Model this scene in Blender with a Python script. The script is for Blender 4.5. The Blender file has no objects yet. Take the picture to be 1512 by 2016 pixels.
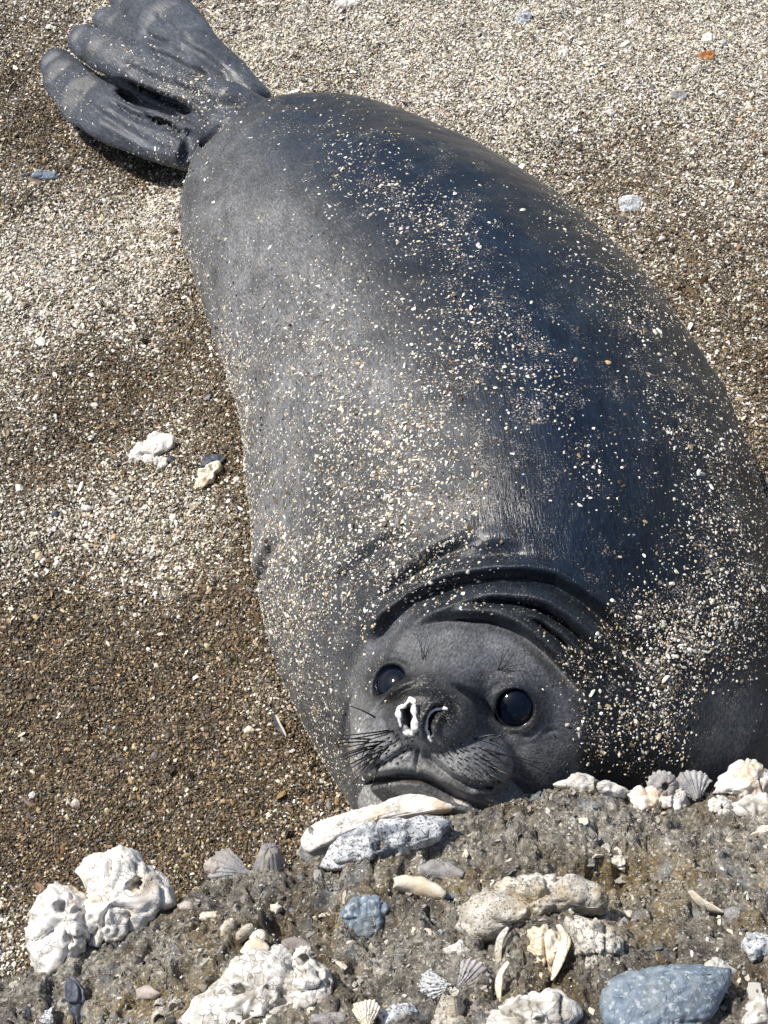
import bpy, bmesh, math, random
import numpy as np
from mathutils import Vector, Matrix

# ------------------------------------------------------------------ camera, sky, sun, exposure
scene = bpy.context.scene
COL = scene.collection
PITCH = math.radians(56.0)
CAM = np.array([0.0, 0.0, 1.587])
TAN = 0.357
cd = bpy.data.cameras.new("camera")
cam = bpy.data.objects.new("camera", cd)
COL.objects.link(cam)
cam.location = CAM
cam.rotation_euler = (math.pi / 2 - PITCH, 0, 0)
cd.sensor_fit = 'VERTICAL'
cd.sensor_height = 24.0
cd.lens = 12.0 / TAN
cd.clip_start = 0.02
cd.clip_end = 500
scene.camera = cam

SUN_AZ = math.radians(-66)      # compass angle from +Y, clockwise: light comes from the left, a little behind
SUN_EL = math.radians(55)
world = bpy.data.worlds.new("World")
scene.world = world
world.use_nodes = True
wn = world.node_tree
bg = wn.nodes["Background"]
sky = wn.nodes.new("ShaderNodeTexSky")
sky.sky_type = 'NISHITA'
sky.sun_disc = False
sky.sun_elevation = SUN_EL
sky.sun_rotation = SUN_AZ
sky.air_density = 1.0
sky.dust_density = 2.0
wn.links.new(sky.outputs[0], bg.inputs[0])
bg.inputs[1].default_value = 0.09
sd = bpy.data.lights.new("sun", 'SUN')
sd.energy = 4.2
sd.angle = math.radians(3.0)
sd.color = (1.0, 0.95, 0.87)
sun = bpy.data.objects.new("sun", sd)
COL.objects.link(sun)
_sd = Vector((math.sin(SUN_AZ) * math.cos(SUN_EL), math.cos(SUN_AZ) * math.cos(SUN_EL), math.sin(SUN_EL)))
sun.rotation_euler = _sd.to_track_quat('Z', 'Y').to_euler()
sun.location = (-3, 2, 4)
scene.view_settings.view_transform = 'Standard'
scene.view_settings.look = 'None'
scene.view_settings.gamma = 1
scene.view_settings.exposure = 0.42
scene.view_settings.use_curve_mapping = False
scene.cycles.max_bounces = 6
scene.cycles.diffuse_bounces = 3

RNG = np.random.default_rng(7)
random.seed(5)

# ------------------------------------------------------------------ view geometry (measuring the photograph)
C_R = np.array([1.0, 0, 0])
C_U = np.array([0, math.sin(PITCH), math.cos(PITCH)])
C_F = np.array([0, math.cos(PITCH), -math.sin(PITCH)])

def ray(px, py):
    return C_F + C_R * ((px - 756) / 1008 * TAN) + C_U * ((1008 - py) / 1008 * TAN)

def at_z(px, py, z):
    d = ray(px, py)
    return CAM + d * ((z - CAM[2]) / d[2])

def at_depth(px, py, dep):
    return CAM + ray(px, py) * dep

def to_px(P):
    q = P - CAM
    dep = q @ C_F
    return 756 + (q @ C_R) / dep / TAN * 1008, 1008 - (q @ C_U) / dep / TAN * 1008, dep

MM = TAN / 1008          # metres per photo pixel at depth 1

# ------------------------------------------------------------------ noise
def _hash(ix, iy, iz, s):
    h = (ix.astype(np.int64) * 374761393 + iy.astype(np.int64) * 668265263 + iz.astype(np.int64) * 2147483647 + s * 1274126177) & 0xffffffff
    h = ((h ^ (h >> 13)) * 1274126177) & 0xffffffff
    h = ((h ^ (h >> 16)) * 2246822519) & 0xffffffff
    return ((h ^ (h >> 15)) & 0xffff) / 32767.5 - 1.0

def noise3(P, freq=1.0, seed=0):
    P = np.asarray(P, dtype=np.float64) * freq
    i = np.floor(P)
    f = P - i
    i = i.astype(np.int64)
    u = f * f * f * (f * (f * 6 - 15) + 10)
    r = 0
    for dx in (0, 1):
        wx = u[..., 0] if dx else 1 - u[..., 0]
        for dy in (0, 1):
            wy = u[..., 1] if dy else 1 - u[..., 1]
            for dz in (0, 1):
                wz = u[..., 2] if dz else 1 - u[..., 2]
                r = r + wx * wy * wz * _hash(i[..., 0] + dx, i[..., 1] + dy, i[..., 2] + dz, seed)
    return r

def fbm(P, freq=1.0, oct=4, seed=0, gain=0.5, ridged=False):
    a, r, t = 1.0, 0, 0
    for o in range(oct):
        n = noise3(P, freq, seed + o * 17)
        if ridged:
            n = 1 - 2 * np.abs(n)
        r = r + a * n
        t += a
        a *= gain
        freq *= 2.03
    return r / t

def smooth(a, b, x):
    t = np.clip((x - a) / (b - a), 0, 1)
    return t * t * (3 - 2 * t)

# ------------------------------------------------------------------ object helpers
def tag(o, label=None, cat=None, group=None, kind=None):
    if label: o["label"] = label
    if cat: o["category"] = cat
    if group: o["group"] = group
    if kind: o["kind"] = kind
    return o

def empty(name, loc):
    o = bpy.data.objects.new(name, None)
    o.empty_display_size = 0.03
    o.location = Vector(loc)
    COL.objects.link(o)
    return o

def mesh_obj(name, V, F, mat, parent=None, smooth_shade=True, attrs=None, origin=None):
    V = np.asarray(V, dtype=np.float64)
    if parent is not None and origin is None:
        origin = np.array(parent.location)
        V = V - origin
        loc = (0, 0, 0)
    elif origin is not None:
        V = V - np.asarray(origin)
        loc = tuple(origin)
    else:
        loc = (0, 0, 0)
    me = bpy.data.meshes.new(name)
    me.from_pydata(V.tolist(), [], F if isinstance(F, list) else F.tolist())
    if smooth_shade:
        me.polygons.foreach_set("use_smooth", np.ones(len(me.polygons), dtype=bool))
    for k, arr in (attrs or {}).items():
        arr = np.asarray(arr, dtype=np.float32)
        if arr.ndim == 2:
            a = me.attributes.new(k, 'FLOAT_COLOR', 'POINT')
            c4 = np.ones((len(arr), 4), dtype=np.float32); c4[:, :3] = arr
            a.data.foreach_set("color", c4.ravel())
        else:
            a = me.attributes.new(k, 'FLOAT', 'POINT')
            a.data.foreach_set("value", arr)
    me.materials.append(mat)
    me.update()
    o = bpy.data.objects.new(name, me)
    o.location = loc
    COL.objects.link(o)
    if parent is not None:
        o.parent = parent
    return o

def grid_faces(nu, nv, wrap_u=False):
    iu = np.arange(nu if wrap_u else nu - 1)
    iv = np.arange(nv - 1)
    a, b = np.meshgrid(iu, iv, indexing='ij')
    a2 = (a + 1) % nu
    return np.stack([a * nv + b, a2 * nv + b, a2 * nv + b + 1, a * nv + b + 1], -1).reshape(-1, 4)

# ------------------------------------------------------------------ material helpers
def new_mat(name):
    m = bpy.data.materials.new(name)
    m.use_nodes = True
    nt = m.node_tree
    return m, nt, nt.nodes["Principled BSDF"]

def N(nt, typ, **kw):
    n = nt.nodes.new(typ)
    for k, v in kw.items():
        if k.startswith("i_"):
            key = k[2:]
            key = int(key) if key.isdigit() else key.replace("_", " ")
            n.inputs[key].default_value = v
        else:
            setattr(n, k, v)
    return n

def ramp(nt, fac, stops, interp='LINEAR'):
    r = nt.nodes.new("ShaderNodeValToRGB")
    r.color_ramp.interpolation = interp
    el = r.color_ramp.elements
    while len(el) < len(stops): el.new(0.5)
    for e, (p, c) in zip(el, stops):
        e.position = p
        e.color = (*c, 1) if len(c) == 3 else c
    nt.links.new(fac, r.inputs[0])
    return r.outputs[0]

def mixc(nt, fac, a, b, mode='MIX'):
    n = nt.nodes.new("ShaderNodeMix")
    n.data_type = 'RGBA'
    n.blend_type = mode
    for sock, v in ((n.inputs[0], fac), (n.inputs[6], a), (n.inputs[7], b)):
        if hasattr(v, "is_linked"): nt.links.new(v, sock)
        else: sock.default_value = v if not isinstance(v, tuple) or len(v) == 4 else (*v, 1)
    return n.outputs[2]

def maths(nt, op, a, b=0.0, c=None, clamp=False):
    n = nt.nodes.new("ShaderNodeMath"); n.operation = op; n.use_clamp = clamp
    for s, v in zip(n.inputs, (a, b) if c is None else (a, b, c)):
        if hasattr(v, "is_linked"): nt.links.new(v, s)
        else: s.default_value = v
    return n.outputs[0]

def bump(nt, h, strength, dist, normal=None):
    b = nt.nodes.new("ShaderNodeBump")
    b.inputs["Strength"].default_value = strength
    b.inputs["Distance"].default_value = dist
    nt.links.new(h, b.inputs["Height"])
    if normal is not None: nt.links.new(normal, b.inputs["Normal"])
    return b.outputs[0]

def pos(nt, scale=(1, 1, 1)):
    g = nt.nodes.new("ShaderNodeNewGeometry")
    m = nt.nodes.new("ShaderNodeMapping")
    m.inputs["Scale"].default_value = scale
    nt.links.new(g.outputs["Position"], m.inputs["Vector"])
    return m.outputs[0]

# --- grain material: tint carried by every grain instance
def make_grain_mat(name, rough=0.55):
    m, nt, b = new_mat(name)
    a = N(nt, "ShaderNodeAttribute", attribute_type='INSTANCER', attribute_name="tint")
    n = N(nt, "ShaderNodeTexNoise", i_Scale=900.0, i_Detail=1.0)
    nt.links.new(pos(nt), n.inputs["Vector"])
    c = mixc(nt, 1.0, a.outputs["Color"], ramp(nt, n.outputs[0], [(0.3, (0.72, 0.72, 0.72)), (0.7, (1.1, 1.1, 1.1))]), 'MULTIPLY')
    nt.links.new(c, b.inputs["Base Color"])
    b.inputs["Roughness"].default_value = rough
    return m

MAT_GRAIN = make_grain_mat("shell_grains")

# --- sand sheet
def make_sand_mat():
    m, nt, b = new_mat("shell_sand")
    p = pos(nt)
    damp_shade = N(nt, "ShaderNodeAttribute", attribute_name="damp_shade").outputs["Fac"]
    v = N(nt, "ShaderNodeTexVoronoi", i_Scale=330.0)
    nt.links.new(p, v.inputs["Vector"])
    sep = N(nt, "ShaderNodeSeparateColor")
    nt.links.new(v.outputs["Color"], sep.inputs[0])
    dry = ramp(nt, sep.outputs[0], [(0.0, (0.05, 0.04, 0.03)), (0.35, (0.13, 0.105, 0.075)), (0.6, (0.24, 0.20, 0.15)), (0.85, (0.5, 0.45, 0.36)), (1.0, (0.75, 0.72, 0.65))])
    wet = ramp(nt, sep.outputs[1], [(0.0, (0.018, 0.013, 0.008)), (0.45, (0.06, 0.043, 0.026)), (0.75, (0.12, 0.09, 0.055)), (0.92, (0.3, 0.25, 0.18)), (1.0, (0.6, 0.56, 0.5))])
    nt.links.new(mixc(nt, damp_shade, dry, wet), b.inputs["Base Color"])
    b.inputs["Roughness"].default_value = 0.7
    n = N(nt, "ShaderNodeTexNoise", i_Scale=140.0, i_Detail=3.0)
    nt.links.new(p, n.inputs["Vector"])
    h = maths(nt, 'ADD', v.outputs["Distance"], n.outputs[0])
    nt.links.new(bump(nt, h, 0.9, 0.003), b.inputs["Normal"])
    return m
MAT_SAND = make_sand_mat()

# --- seal skin
def make_skin_mat():
    m, nt, b = new_mat("seal_fur")
    col = N(nt, "ShaderNodeAttribute", attribute_name="fur").outputs["Color"]
    fl = N(nt, "ShaderNodeAttribute", attribute_name="flow").outputs["Color"]
    dust = N(nt, "ShaderNodeAttribute", attribute_name="dust").outputs["Fac"]
    sheen = N(nt, "ShaderNodeAttribute", attribute_name="gloss").outputs["Fac"]
    mp = N(nt, "ShaderNodeMapping"); mp.inputs["Scale"].default_value = (90, 480, 480)
    nt.links.new(fl, mp.inputs["Vector"])
    hair = N(nt, "ShaderNodeTexNoise", i_Scale=1.0, i_Detail=3.0, i_Roughness=0.6)
    nt.links.new(mp.outputs[0], hair.inputs["Vector"])
    mp2 = N(nt, "ShaderNodeMapping"); mp2.inputs["Scale"].default_value = (18, 45, 45)
    nt.links.new(fl, mp2.inputs["Vector"])
    blot = N(nt, "ShaderNodeTexNoise", i_Scale=1.0, i_Detail=4.0, i_Roughness=0.65)
    nt.links.new(mp2.outputs[0], blot.inputs["Vector"])
    c = mixc(nt, 1.0, col, ramp(nt, hair.outputs[0], [(0.3, (0.5, 0.5, 0.5)), (0.5, (0.95, 0.95, 0.95)), (0.72, (1.75, 1.75, 1.75))]), 'MULTIPLY')
    c = mixc(nt, 1.0, c, ramp(nt, blot.outputs[0], [(0.3, (0.72, 0.72, 0.72)), (0.7, (1.3, 1.3, 1.3))]), 'MULTIPLY')
    # fine dust of shell flour caught in the coat
    fn = N(nt, "ShaderNodeTexNoise", i_Scale=520.0, i_Detail=2.0)
    nt.links.new(pos(nt), fn.inputs["Vector"])
    big = N(nt, "ShaderNodeTexNoise", i_Scale=35.0, i_Detail=3.0)
    nt.links.new(pos(nt), big.inputs["Vector"])
    th = maths(nt, 'MULTIPLY', fn.outputs[0], maths(nt, 'ADD', big.outputs[0], 0.5))
    k = maths(nt, 'SUBTRACT', maths(nt, 'ADD', th, maths(nt, 'MULTIPLY', dust, 0.42)), 0.66)
    k = maths(nt, 'MULTIPLY', k, 7.0, clamp=True)
    c = mixc(nt, maths(nt, 'MULTIPLY', k, 0.75), c, (0.30, 0.27, 0.23, 1))
    nt.links.new(c, b.inputs["Base Color"])
    r = maths(nt, 'SUBTRACT', 0.62, maths(nt, 'MULTIPLY', sheen, 0.32))
    r = maths(nt, 'ADD', r, maths(nt, 'MULTIPLY', k, 0.2))
    nt.links.new(r, b.inputs["Roughness"])
    nt.links.new(maths(nt, "ADD", 0.14, maths(nt, "MULTIPLY", sheen, 0.26)), b.inputs["Specular IOR Level"])
    b.inputs["Sheen Weight"].default_value = 0.02
    b.inputs["Sheen Roughness"].default_value = 0.4
    nb = bump(nt, blot.outputs[0], 0.15, 0.002)
    nb = bump(nt, hair.outputs[0], 0.65, 0.0010, nb)
    nt.links.new(nb, b.inputs["Normal"])
    return m
MAT_SKIN = make_skin_mat()

def simple_mat(name, col, rough=0.5, spec=0.5, coat=0.0, var=0.0, scale=200.0, bs=0.0, bd=0.001):
    m, nt, b = new_mat(name)
    b.inputs["Roughness"].default_value = rough
    b.inputs["Specular IOR Level"].default_value = spec
    b.inputs["Coat Weight"].default_value = coat
    n = N(nt, "ShaderNodeTexNoise", i_Scale=scale, i_Detail=4.0, i_Roughness=0.65)
    nt.links.new(pos(nt), n.inputs["Vector"])
    lo = tuple(c * (1 - var) for c in col); hi = tuple(min(1, c * (1 + var)) for c in col)
    nt.links.new(ramp(nt, n.outputs[0], [(0.35, lo), (0.65, hi)]), b.inputs["Base Color"])
    if bs: nt.links.new(bump(nt, n.outputs[0], bs, bd), b.inputs["Normal"])
    return m

MAT_EYE = simple_mat("eye_ball", (0.002, 0.004, 0.010), 0.05, 0.35, 0.0, 0.4, 60)
MAT_LID = simple_mat("wet_eyelid", (0.012, 0.012, 0.014), 0.18, 0.6, 0.3, 0.3, 300, 0.4, 0.0006)
MAT_WHISK = simple_mat("whisker_hair", (0.008, 0.007, 0.007), 0.35, 0.5, 0, 0.2, 300)
MAT_CRUST = simple_mat("dried_salt", (0.82, 0.80, 0.78), 0.6, 0.4, 0, 0.1, 300, 0.6, 0.002)

# ------------------------------------------------------------------ sand height
EDGE_DENTS = [(-0.33, 1.35, 0.10, -0.012), (0.45, 1.5, 0.22, 0.022), (0.2, 2.1, 0.3, 0.02), (-0.7, 1.3, 0.25, 0.015),
              (-0.45, 0.75, 0.18, -0.015), (0.75, 1.15, 0.12, -0.02), (0.35, 1.75, 0.1, -0.018)]
def sand_z(x, y):
    x = np.asarray(x, float); y = np.asarray(y, float)
    P = np.stack([x, y, np.zeros_like(x)], -1)
    z = 0.016 * fbm(P, 2.6, 3, 11) + 0.009 * fbm(P, 10.0, 3, 23) + 0.0035 * fbm(P, 32.0, 2, 29)
    for cx, cy, r, h in EDGE_DENTS:
        z = z + h * np.exp(-((x - cx) ** 2 + (y - cy) ** 2) / r ** 2)
    return z

def damp_shade_at(P):
    """1 = dark brown sand, wet ground plus painted shade, 0 = dry pale shell sand; a map of the beach in metres"""
    x, y = P[..., 0], P[..., 1]
    z0 = np.stack([x, y, np.zeros_like(x)], -1)
    n = fbm(z0, 4.0, 4, 41)
    n2 = fbm(z0, 14.0, 3, 47)
    d = 0.42 + 0.42 * n + 0.30 * n2
    px, py, _ = to_px(np.stack([x, y, np.zeros_like(x)], -1))
    for (bx, by, rx, ry, w) in DAMP_SHADE:
        d = d + w * np.exp(-(((px - bx) / rx) ** 2 + ((py - by) / ry) ** 2))
    return np.clip(d, 0, 1)
DAMP_SHADE = [(60, 200, 160, 330, 0.45), (280, 380, 120, 120, 0.5), (60, 570, 190, 100, -1.0), (240, 430, 170, 80, -0.7), (300, 740, 260, 140, 0.4),
        (480, 900, 90, 300, 0.45), (150, 900, 200, 120, 0.2), (230, 1030, 200, 60, -0.3), (250, 1230, 300, 140, 0.4), (250, 1530, 520, 280, 1.0),
        (1250, 60, 500, 200, -0.7), (850, 70, 350, 130, -0.6), (1160, 360, 140, 90, 0.35), (1430, 250, 150, 90, 0.2),
        (1300, 620, 120, 160, 0.25), (1500, 800, 90, 200, 0.5), (1500, 1530, 120, 90, 0.5)]  # shade by flippers, right flank and lower-left slope is painted in as dark sand

# ------------------------------------------------------------------ the seal: implicit body
# sections traced across the body: left edge px, right edge px
SEC = [((398, 508), (704, 276)), ((414, 590), (822, 258)), ((440, 680), (950, 305)), ((466, 800), (1150, 440)),
       ((488, 920), (1310, 600)), ((500, 1060), (1435, 780)), ((505, 1200), (1512, 980)), ((525, 1330), (1535, 1180)),
       ((580, 1460), (1510, 1345)), ((660, 1560), (1440, 1480))]
FLAT = 0.80

def build_spine():
    cs, aa, bb = [], [], []
    for (l, r) in SEC:
        m = ((l[0] + r[0]) / 2, (l[1] + r[1]) / 2)
        hw = math.hypot(r[0] - l[0], r[1] - l[1]) / 2
        z = 0.1
        for _ in range(6):
            P = at_z(m[0], m[1], z)
            dep = (P - CAM) @ C_F
            a = hw * dep * MM * 0.985
            b = a * FLAT
            z = b * 0.72
        cs.append(P); aa.append(a); bb.append(b)
    cs = np.array(cs); aa = np.array(aa); bb = np.array(bb)
    t = np.arange(len(cs)); tt = np.linspace(0, len(cs) - 1, 46)
    def cr(a):
        out = []
        for q in tt:
            i = min(int(q), len(a) - 2); f = q - i
            p0, p1, p2, p3 = a[max(i - 1, 0)], a[i], a[i + 1], a[min(i + 2, len(a) - 1)]
            out.append(0.5 * ((2 * p1) + (-p0 + p2) * f + (2 * p0 - 5 * p1 + 4 * p2 - p3) * f * f + (-p0 + 3 * p1 - 3 * p2 + p3) * f ** 3))
        return np.array(out)
    return cr(cs), cr(aa), cr(bb)
SP, SA, SB = build_spine()
_sl = np.concatenate([[0], np.cumsum(np.linalg.norm(np.diff(SP, axis=0), axis=1))])

def smin(a, b, k):
    h = np.clip(0.5 + 0.5 * (b - a) / k, 0, 1)
    return b + (a - b) * h - k * h * (1 - h)

def smax(a, b, k):
    return -smin(-a, -b, k)

def f_trunk(P):
    best = np.full(P.shape[0], 9.0)
    for c, a, b in zip(SP, SA, SB):
        q = P - c
        d = np.sqrt((q[:, 0] ** 2 + q[:, 1] ** 2) / (a * a) + q[:, 2] ** 2 / (b * b))
        best = np.minimum(best, (d - 1) * b)
    return best

# head frame (right, up, forward of the face)
_F = -0.25 * C_R - 0.10 * C_U - 0.96 * C_F
_F = _F / np.linalg.norm(_F)
_U = math.sin(math.radians(13)) * C_R + math.cos(math.radians(13)) * C_U
_U = _U - _F * (_U @ _F); _U = _U / np.linalg.norm(_U)
_R = np.cross(_U, _F)
HEAD_O = at_depth(915, 1398, 1.40)
HB = np.stack([_R, _U, _F])

def head_local(P): return (P - HEAD_O) @ HB.T
def head_world(q): return HEAD_O + np.asarray(q) @ HB

def ell(q, c, r):
    c = np.asarray(c); r = np.asarray(r)
    k0 = np.linalg.norm((q - c) / r, axis=-1)
    k1 = np.linalg.norm((q - c) / (r * r), axis=-1)
    return k0 * (k0 - 1) / np.maximum(k1, 1e-6)

def rcone(P, a, b, ra, rb):
    a = np.asarray(a); b = np.asarray(b)
    ab = b - a
    t = np.clip(((P - a) @ ab) / (ab @ ab), 0, 1)
    return np.linalg.norm(P - a - t[:, None] * ab, axis=1) - (ra + (rb - ra) * t)

def hpt(px, py, f):
    """head-frame point on the line of sight through a photo point, at forward coordinate f"""
    d = ray(px, py)
    t = (f - (CAM - HEAD_O) @ _F) / (d @ _F)
    return head_local(CAM + d * t)

MZ = [(hpt(850, 1464, .052), (0.076, 0.062, 0.080), .008),     # muzzle dome
      (hpt(846, 1406, .114), (0.042, 0.035, 0.033), .006),     # nose
      (hpt(768, 1478, .098), (0.037, 0.031, 0.038), .006),     # whisker pads
      (hpt(912, 1494, .096), (0.046, 0.032, 0.040), .006),
      (hpt(782, 1516, .086), (0.046, 0.020, 0.036), .005),     # upper lip, two halves
      (hpt(898, 1550, .082), (0.068, 0.024, 0.040), .005),
      (hpt(822, 1596, .055), (0.058, 0.028, 0.052), .005)]     # lower jaw
BR_A, BR_B = hpt(898, 1335, .035), hpt(858, 1388, .095)

def f_head(P):
    q = head_local(P)
    d = ell(q, (0, 0.002, -0.045), (0.122, 0.098, 0.112))                    # cranium
    d = smin(d, ell(q, (0.005, -0.04, -0.022), (0.112, 0.078, 0.082)), 0.03)  # cheeks
    d = smin(d, rcone(q, BR_A, BR_B, 0.034, 0.030), 0.016)                    # bridge of the snout
    for c, r, k in MZ:
        d = smin(d, ell(q, c, r), k)
    return d

# hind flippers: flattened lobes, (px, py, height, half width px, thickness m)
LOBES = [
    [(365, 300, .10, 40, .030), (310, 280, .105, 44, .024), (235, 244, .10, 50, .018), (170, 198, .09, 60, .012), (124, 152, .078, 46, .010), (110, 126, .07, 35, .009)],
    [(520, 226, .135, 26, .030), (450, 200, .145, 40, .030), (370, 172, .15, 44, .024), (285, 138, .15, 44, .017), (205, 98, .14, 44, .012), (164, 78, .13, 33, .010)],
    [(400, 165, .11, 30, .018), (300, 100, .10, 26, .014), (230, 52, .085, 30, .012), (206, 40, .08, 24, .010)],
    [(500, 196, .12, 34, .026), (450, 148, .125, 40, .022), (388, 98, .125, 50, .018), (328, 45, .12, 62, .015), (285, -10, .11, 66, .013), (250, -60, .10, 60, .011), (225, -100, .09, 40, .009)],
]
def _lobe_pts(L):
    out = []
    for (px, py, z, hw, th) in L:
        P = at_z(px, py, z - 0.032 * max(0.0, min(1.0, (430 - px) / 120)))
        dep = (P - CAM) @ C_F
        out.append((P, hw * dep * MM, th))
    return out
LOBES3 = [_lobe_pts(L) for L in LOBES]
LN = np.array([-0.12, -0.38, 0.92]); LN /= np.linalg.norm(LN)

def f_lobe(P, L, n=LN):
    best = np.full(P.shape[0], 9.0)
    for (a, wa, ta), (b, wb, tb) in zip(L[:-1], L[1:]):
        ab = b - a
        t = np.clip(((P - a) @ ab) / (ab @ ab), 0, 1)
        q = P - a - t[:, None] * ab
        dn = q @ n
        dl = np.sqrt(np.maximum((q * q).sum(1) - dn * dn, 0))
        w = wa + (wb - wa) * t; h = ta + (tb - ta) * t
        k = np.sqrt((dl / w) ** 2 + (dn / h) ** 2)
        best = np.minimum(best, (k - 1) * h)
    return best

WEB = [  # folded skin between the toes
    [(400, 262, .095, 45, .030), (330, 220, .09, 36, .022), (265, 192, .085, 26, .016), (215, 160, .075, 14, .010)],
    [(430, 160, .125, 36, .020), (350, 110, .12, 34, .016), (285, 84, .11, 24, .012)],
]
WEB3 = [_lobe_pts(L) for L in WEB]
# foreflipper tucked along the left side
FORE = [(0, 0)]

def f_flippers(P):
    d = None
    for i, L in enumerate(LOBES3):
        e = f_lobe(P, L)
        d = e if d is None else smin(d, e, 0.006)
    d = smin(d, f_lobe(P, WEBBASE), 0.01)
    for L in WEB3:
        d = smin(d, f_lobe(P, L), 0.004)
    d = smin(d, f_lobe(P, ANKLE), 0.012)
    return d
WEBBASE = _lobe_pts([(400, 265, .07, 60, .03), (320, 215, .06, 50, .018), (250, 170, .05, 36, .012)])
ANKLE = _lobe_pts([(520, 300, .11, 60, .07), (440, 262, .115, 48, .045), (400, 250, .11, 42, .035)])
_ca, _cb = at_z(556, 1405, .12), at_z(712, 1612, .12)
_cn = np.array([-(_cb - _ca)[1], (_cb - _ca)[0], 0.0]); _cn /= np.linalg.norm(_cn)
if _cn[0] > 0: _cn = -_cn        # outward: to the left and towards the ledge

def f_base0(P, head=True):
    d = f_trunk(P)
    # chest sags forward against the ledge, neck bulge behind the head
    d = smax(d, 0.545 - P[:, 1], 0.05)
    d = smax(d, (P - _ca) @ _cn + 0.1 * (P[:, 2] - 0.12), 0.07)
    near = (P[:, 0] < 0.1) & (P[:, 1] > 1.2)
    if near.any():
        d[near] = smin(d[near], f_flippers(P[near]), 0.006)
    if head:
        q = P - HEAD_O
        near = (q * q).sum(1) < 0.36 ** 2
        if near.any():
            Pn = P[near]
            ql = head_local(Pn)
            neck = ell(ql, (0.03, 0.01, -0.17), (0.185, 0.16, 0.17))          # retracted neck collar
            dn = smin(d[near], neck, 0.05)
            d[near] = smin(dn, f_head(Pn), 0.012)
    return d

ROLLS_PX = [([(845, 1200), (880, 1180), (930, 1166), (1000, 1164), (1060, 1174), (1115, 1205), (1165, 1252), (1208, 1318), (1225, 1370)], .0135),
            ([(930, 1196), (980, 1192), (1030, 1202), (1080, 1222), (1127, 1262), (1168, 1315), (1198, 1372)], .0095),
            ([(820, 1238), (870, 1216), (930, 1206), (990, 1213), (1040, 1236), (1090, 1278), (1133, 1326), (1172, 1390)], .0115)]
ROLLS = []
def f_base(P):
    d = f_base0(P)
    near = ((P - HEAD_O) ** 2).sum(1) < 0.3 ** 2
    if ROLLS and near.any():
        Q = P[near]; dd = d[near]
        for pts, rr in ROLLS:
            best = np.full(len(Q), 9.0)
            for a, b, ra, rb in zip(pts[:-1], pts[1:], rr[:-1], rr[1:]):
                best = np.minimum(best, rcone(Q, a, b, ra, rb))
            dd = smin(dd, best, 0.0035)
        d[near] = dd
    return d

def grad(f, P, e=0.0015):
    g = np.empty_like(P)
    for i in range(3):
        o = np.zeros(3); o[i] = e
        g[:, i] = (f(P + o) - f(P - o)) / (2 * e)
    return g

def cast(pts, f=f_base, lo=0.9, hi=3.2, n=460):
    """where the rays through these photo points meet the body"""
    pts = np.asarray(pts, float)
    D = np.stack([ray(x, y) for x, y in pts])
    ts = np.linspace(lo, hi, n)
    PP = (CAM + D[:, None, :] * ts[None, :, None]).reshape(-1, 3)
    v = f(PP).reshape(len(pts), n)
    idx = np.argmax(v < 0, axis=1)
    ok = (v < 0).any(1)
    idx = np.clip(idx, 1, n - 1)
    r = np.arange(len(pts))
    v0, v1 = v[r, idx - 1], v[r, idx]
    t = ts[idx - 1] + (ts[idx] - ts[idx - 1]) * v0 / (v0 - v1 + 1e-12)
    return CAM + D * t[:, None], ok

def dens(poly, step=14):
    out = []
    for a, b in zip(poly[:-1], poly[1:]):
        n = max(1, int(math.hypot(b[0] - a[0], b[1] - a[1]) / step))
        for i in range(n):
            out.append((a[0] + (b[0] - a[0]) * i / n, a[1] + (b[1] - a[1]) * i / n))
    out.append(poly[-1])
    return out

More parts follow.
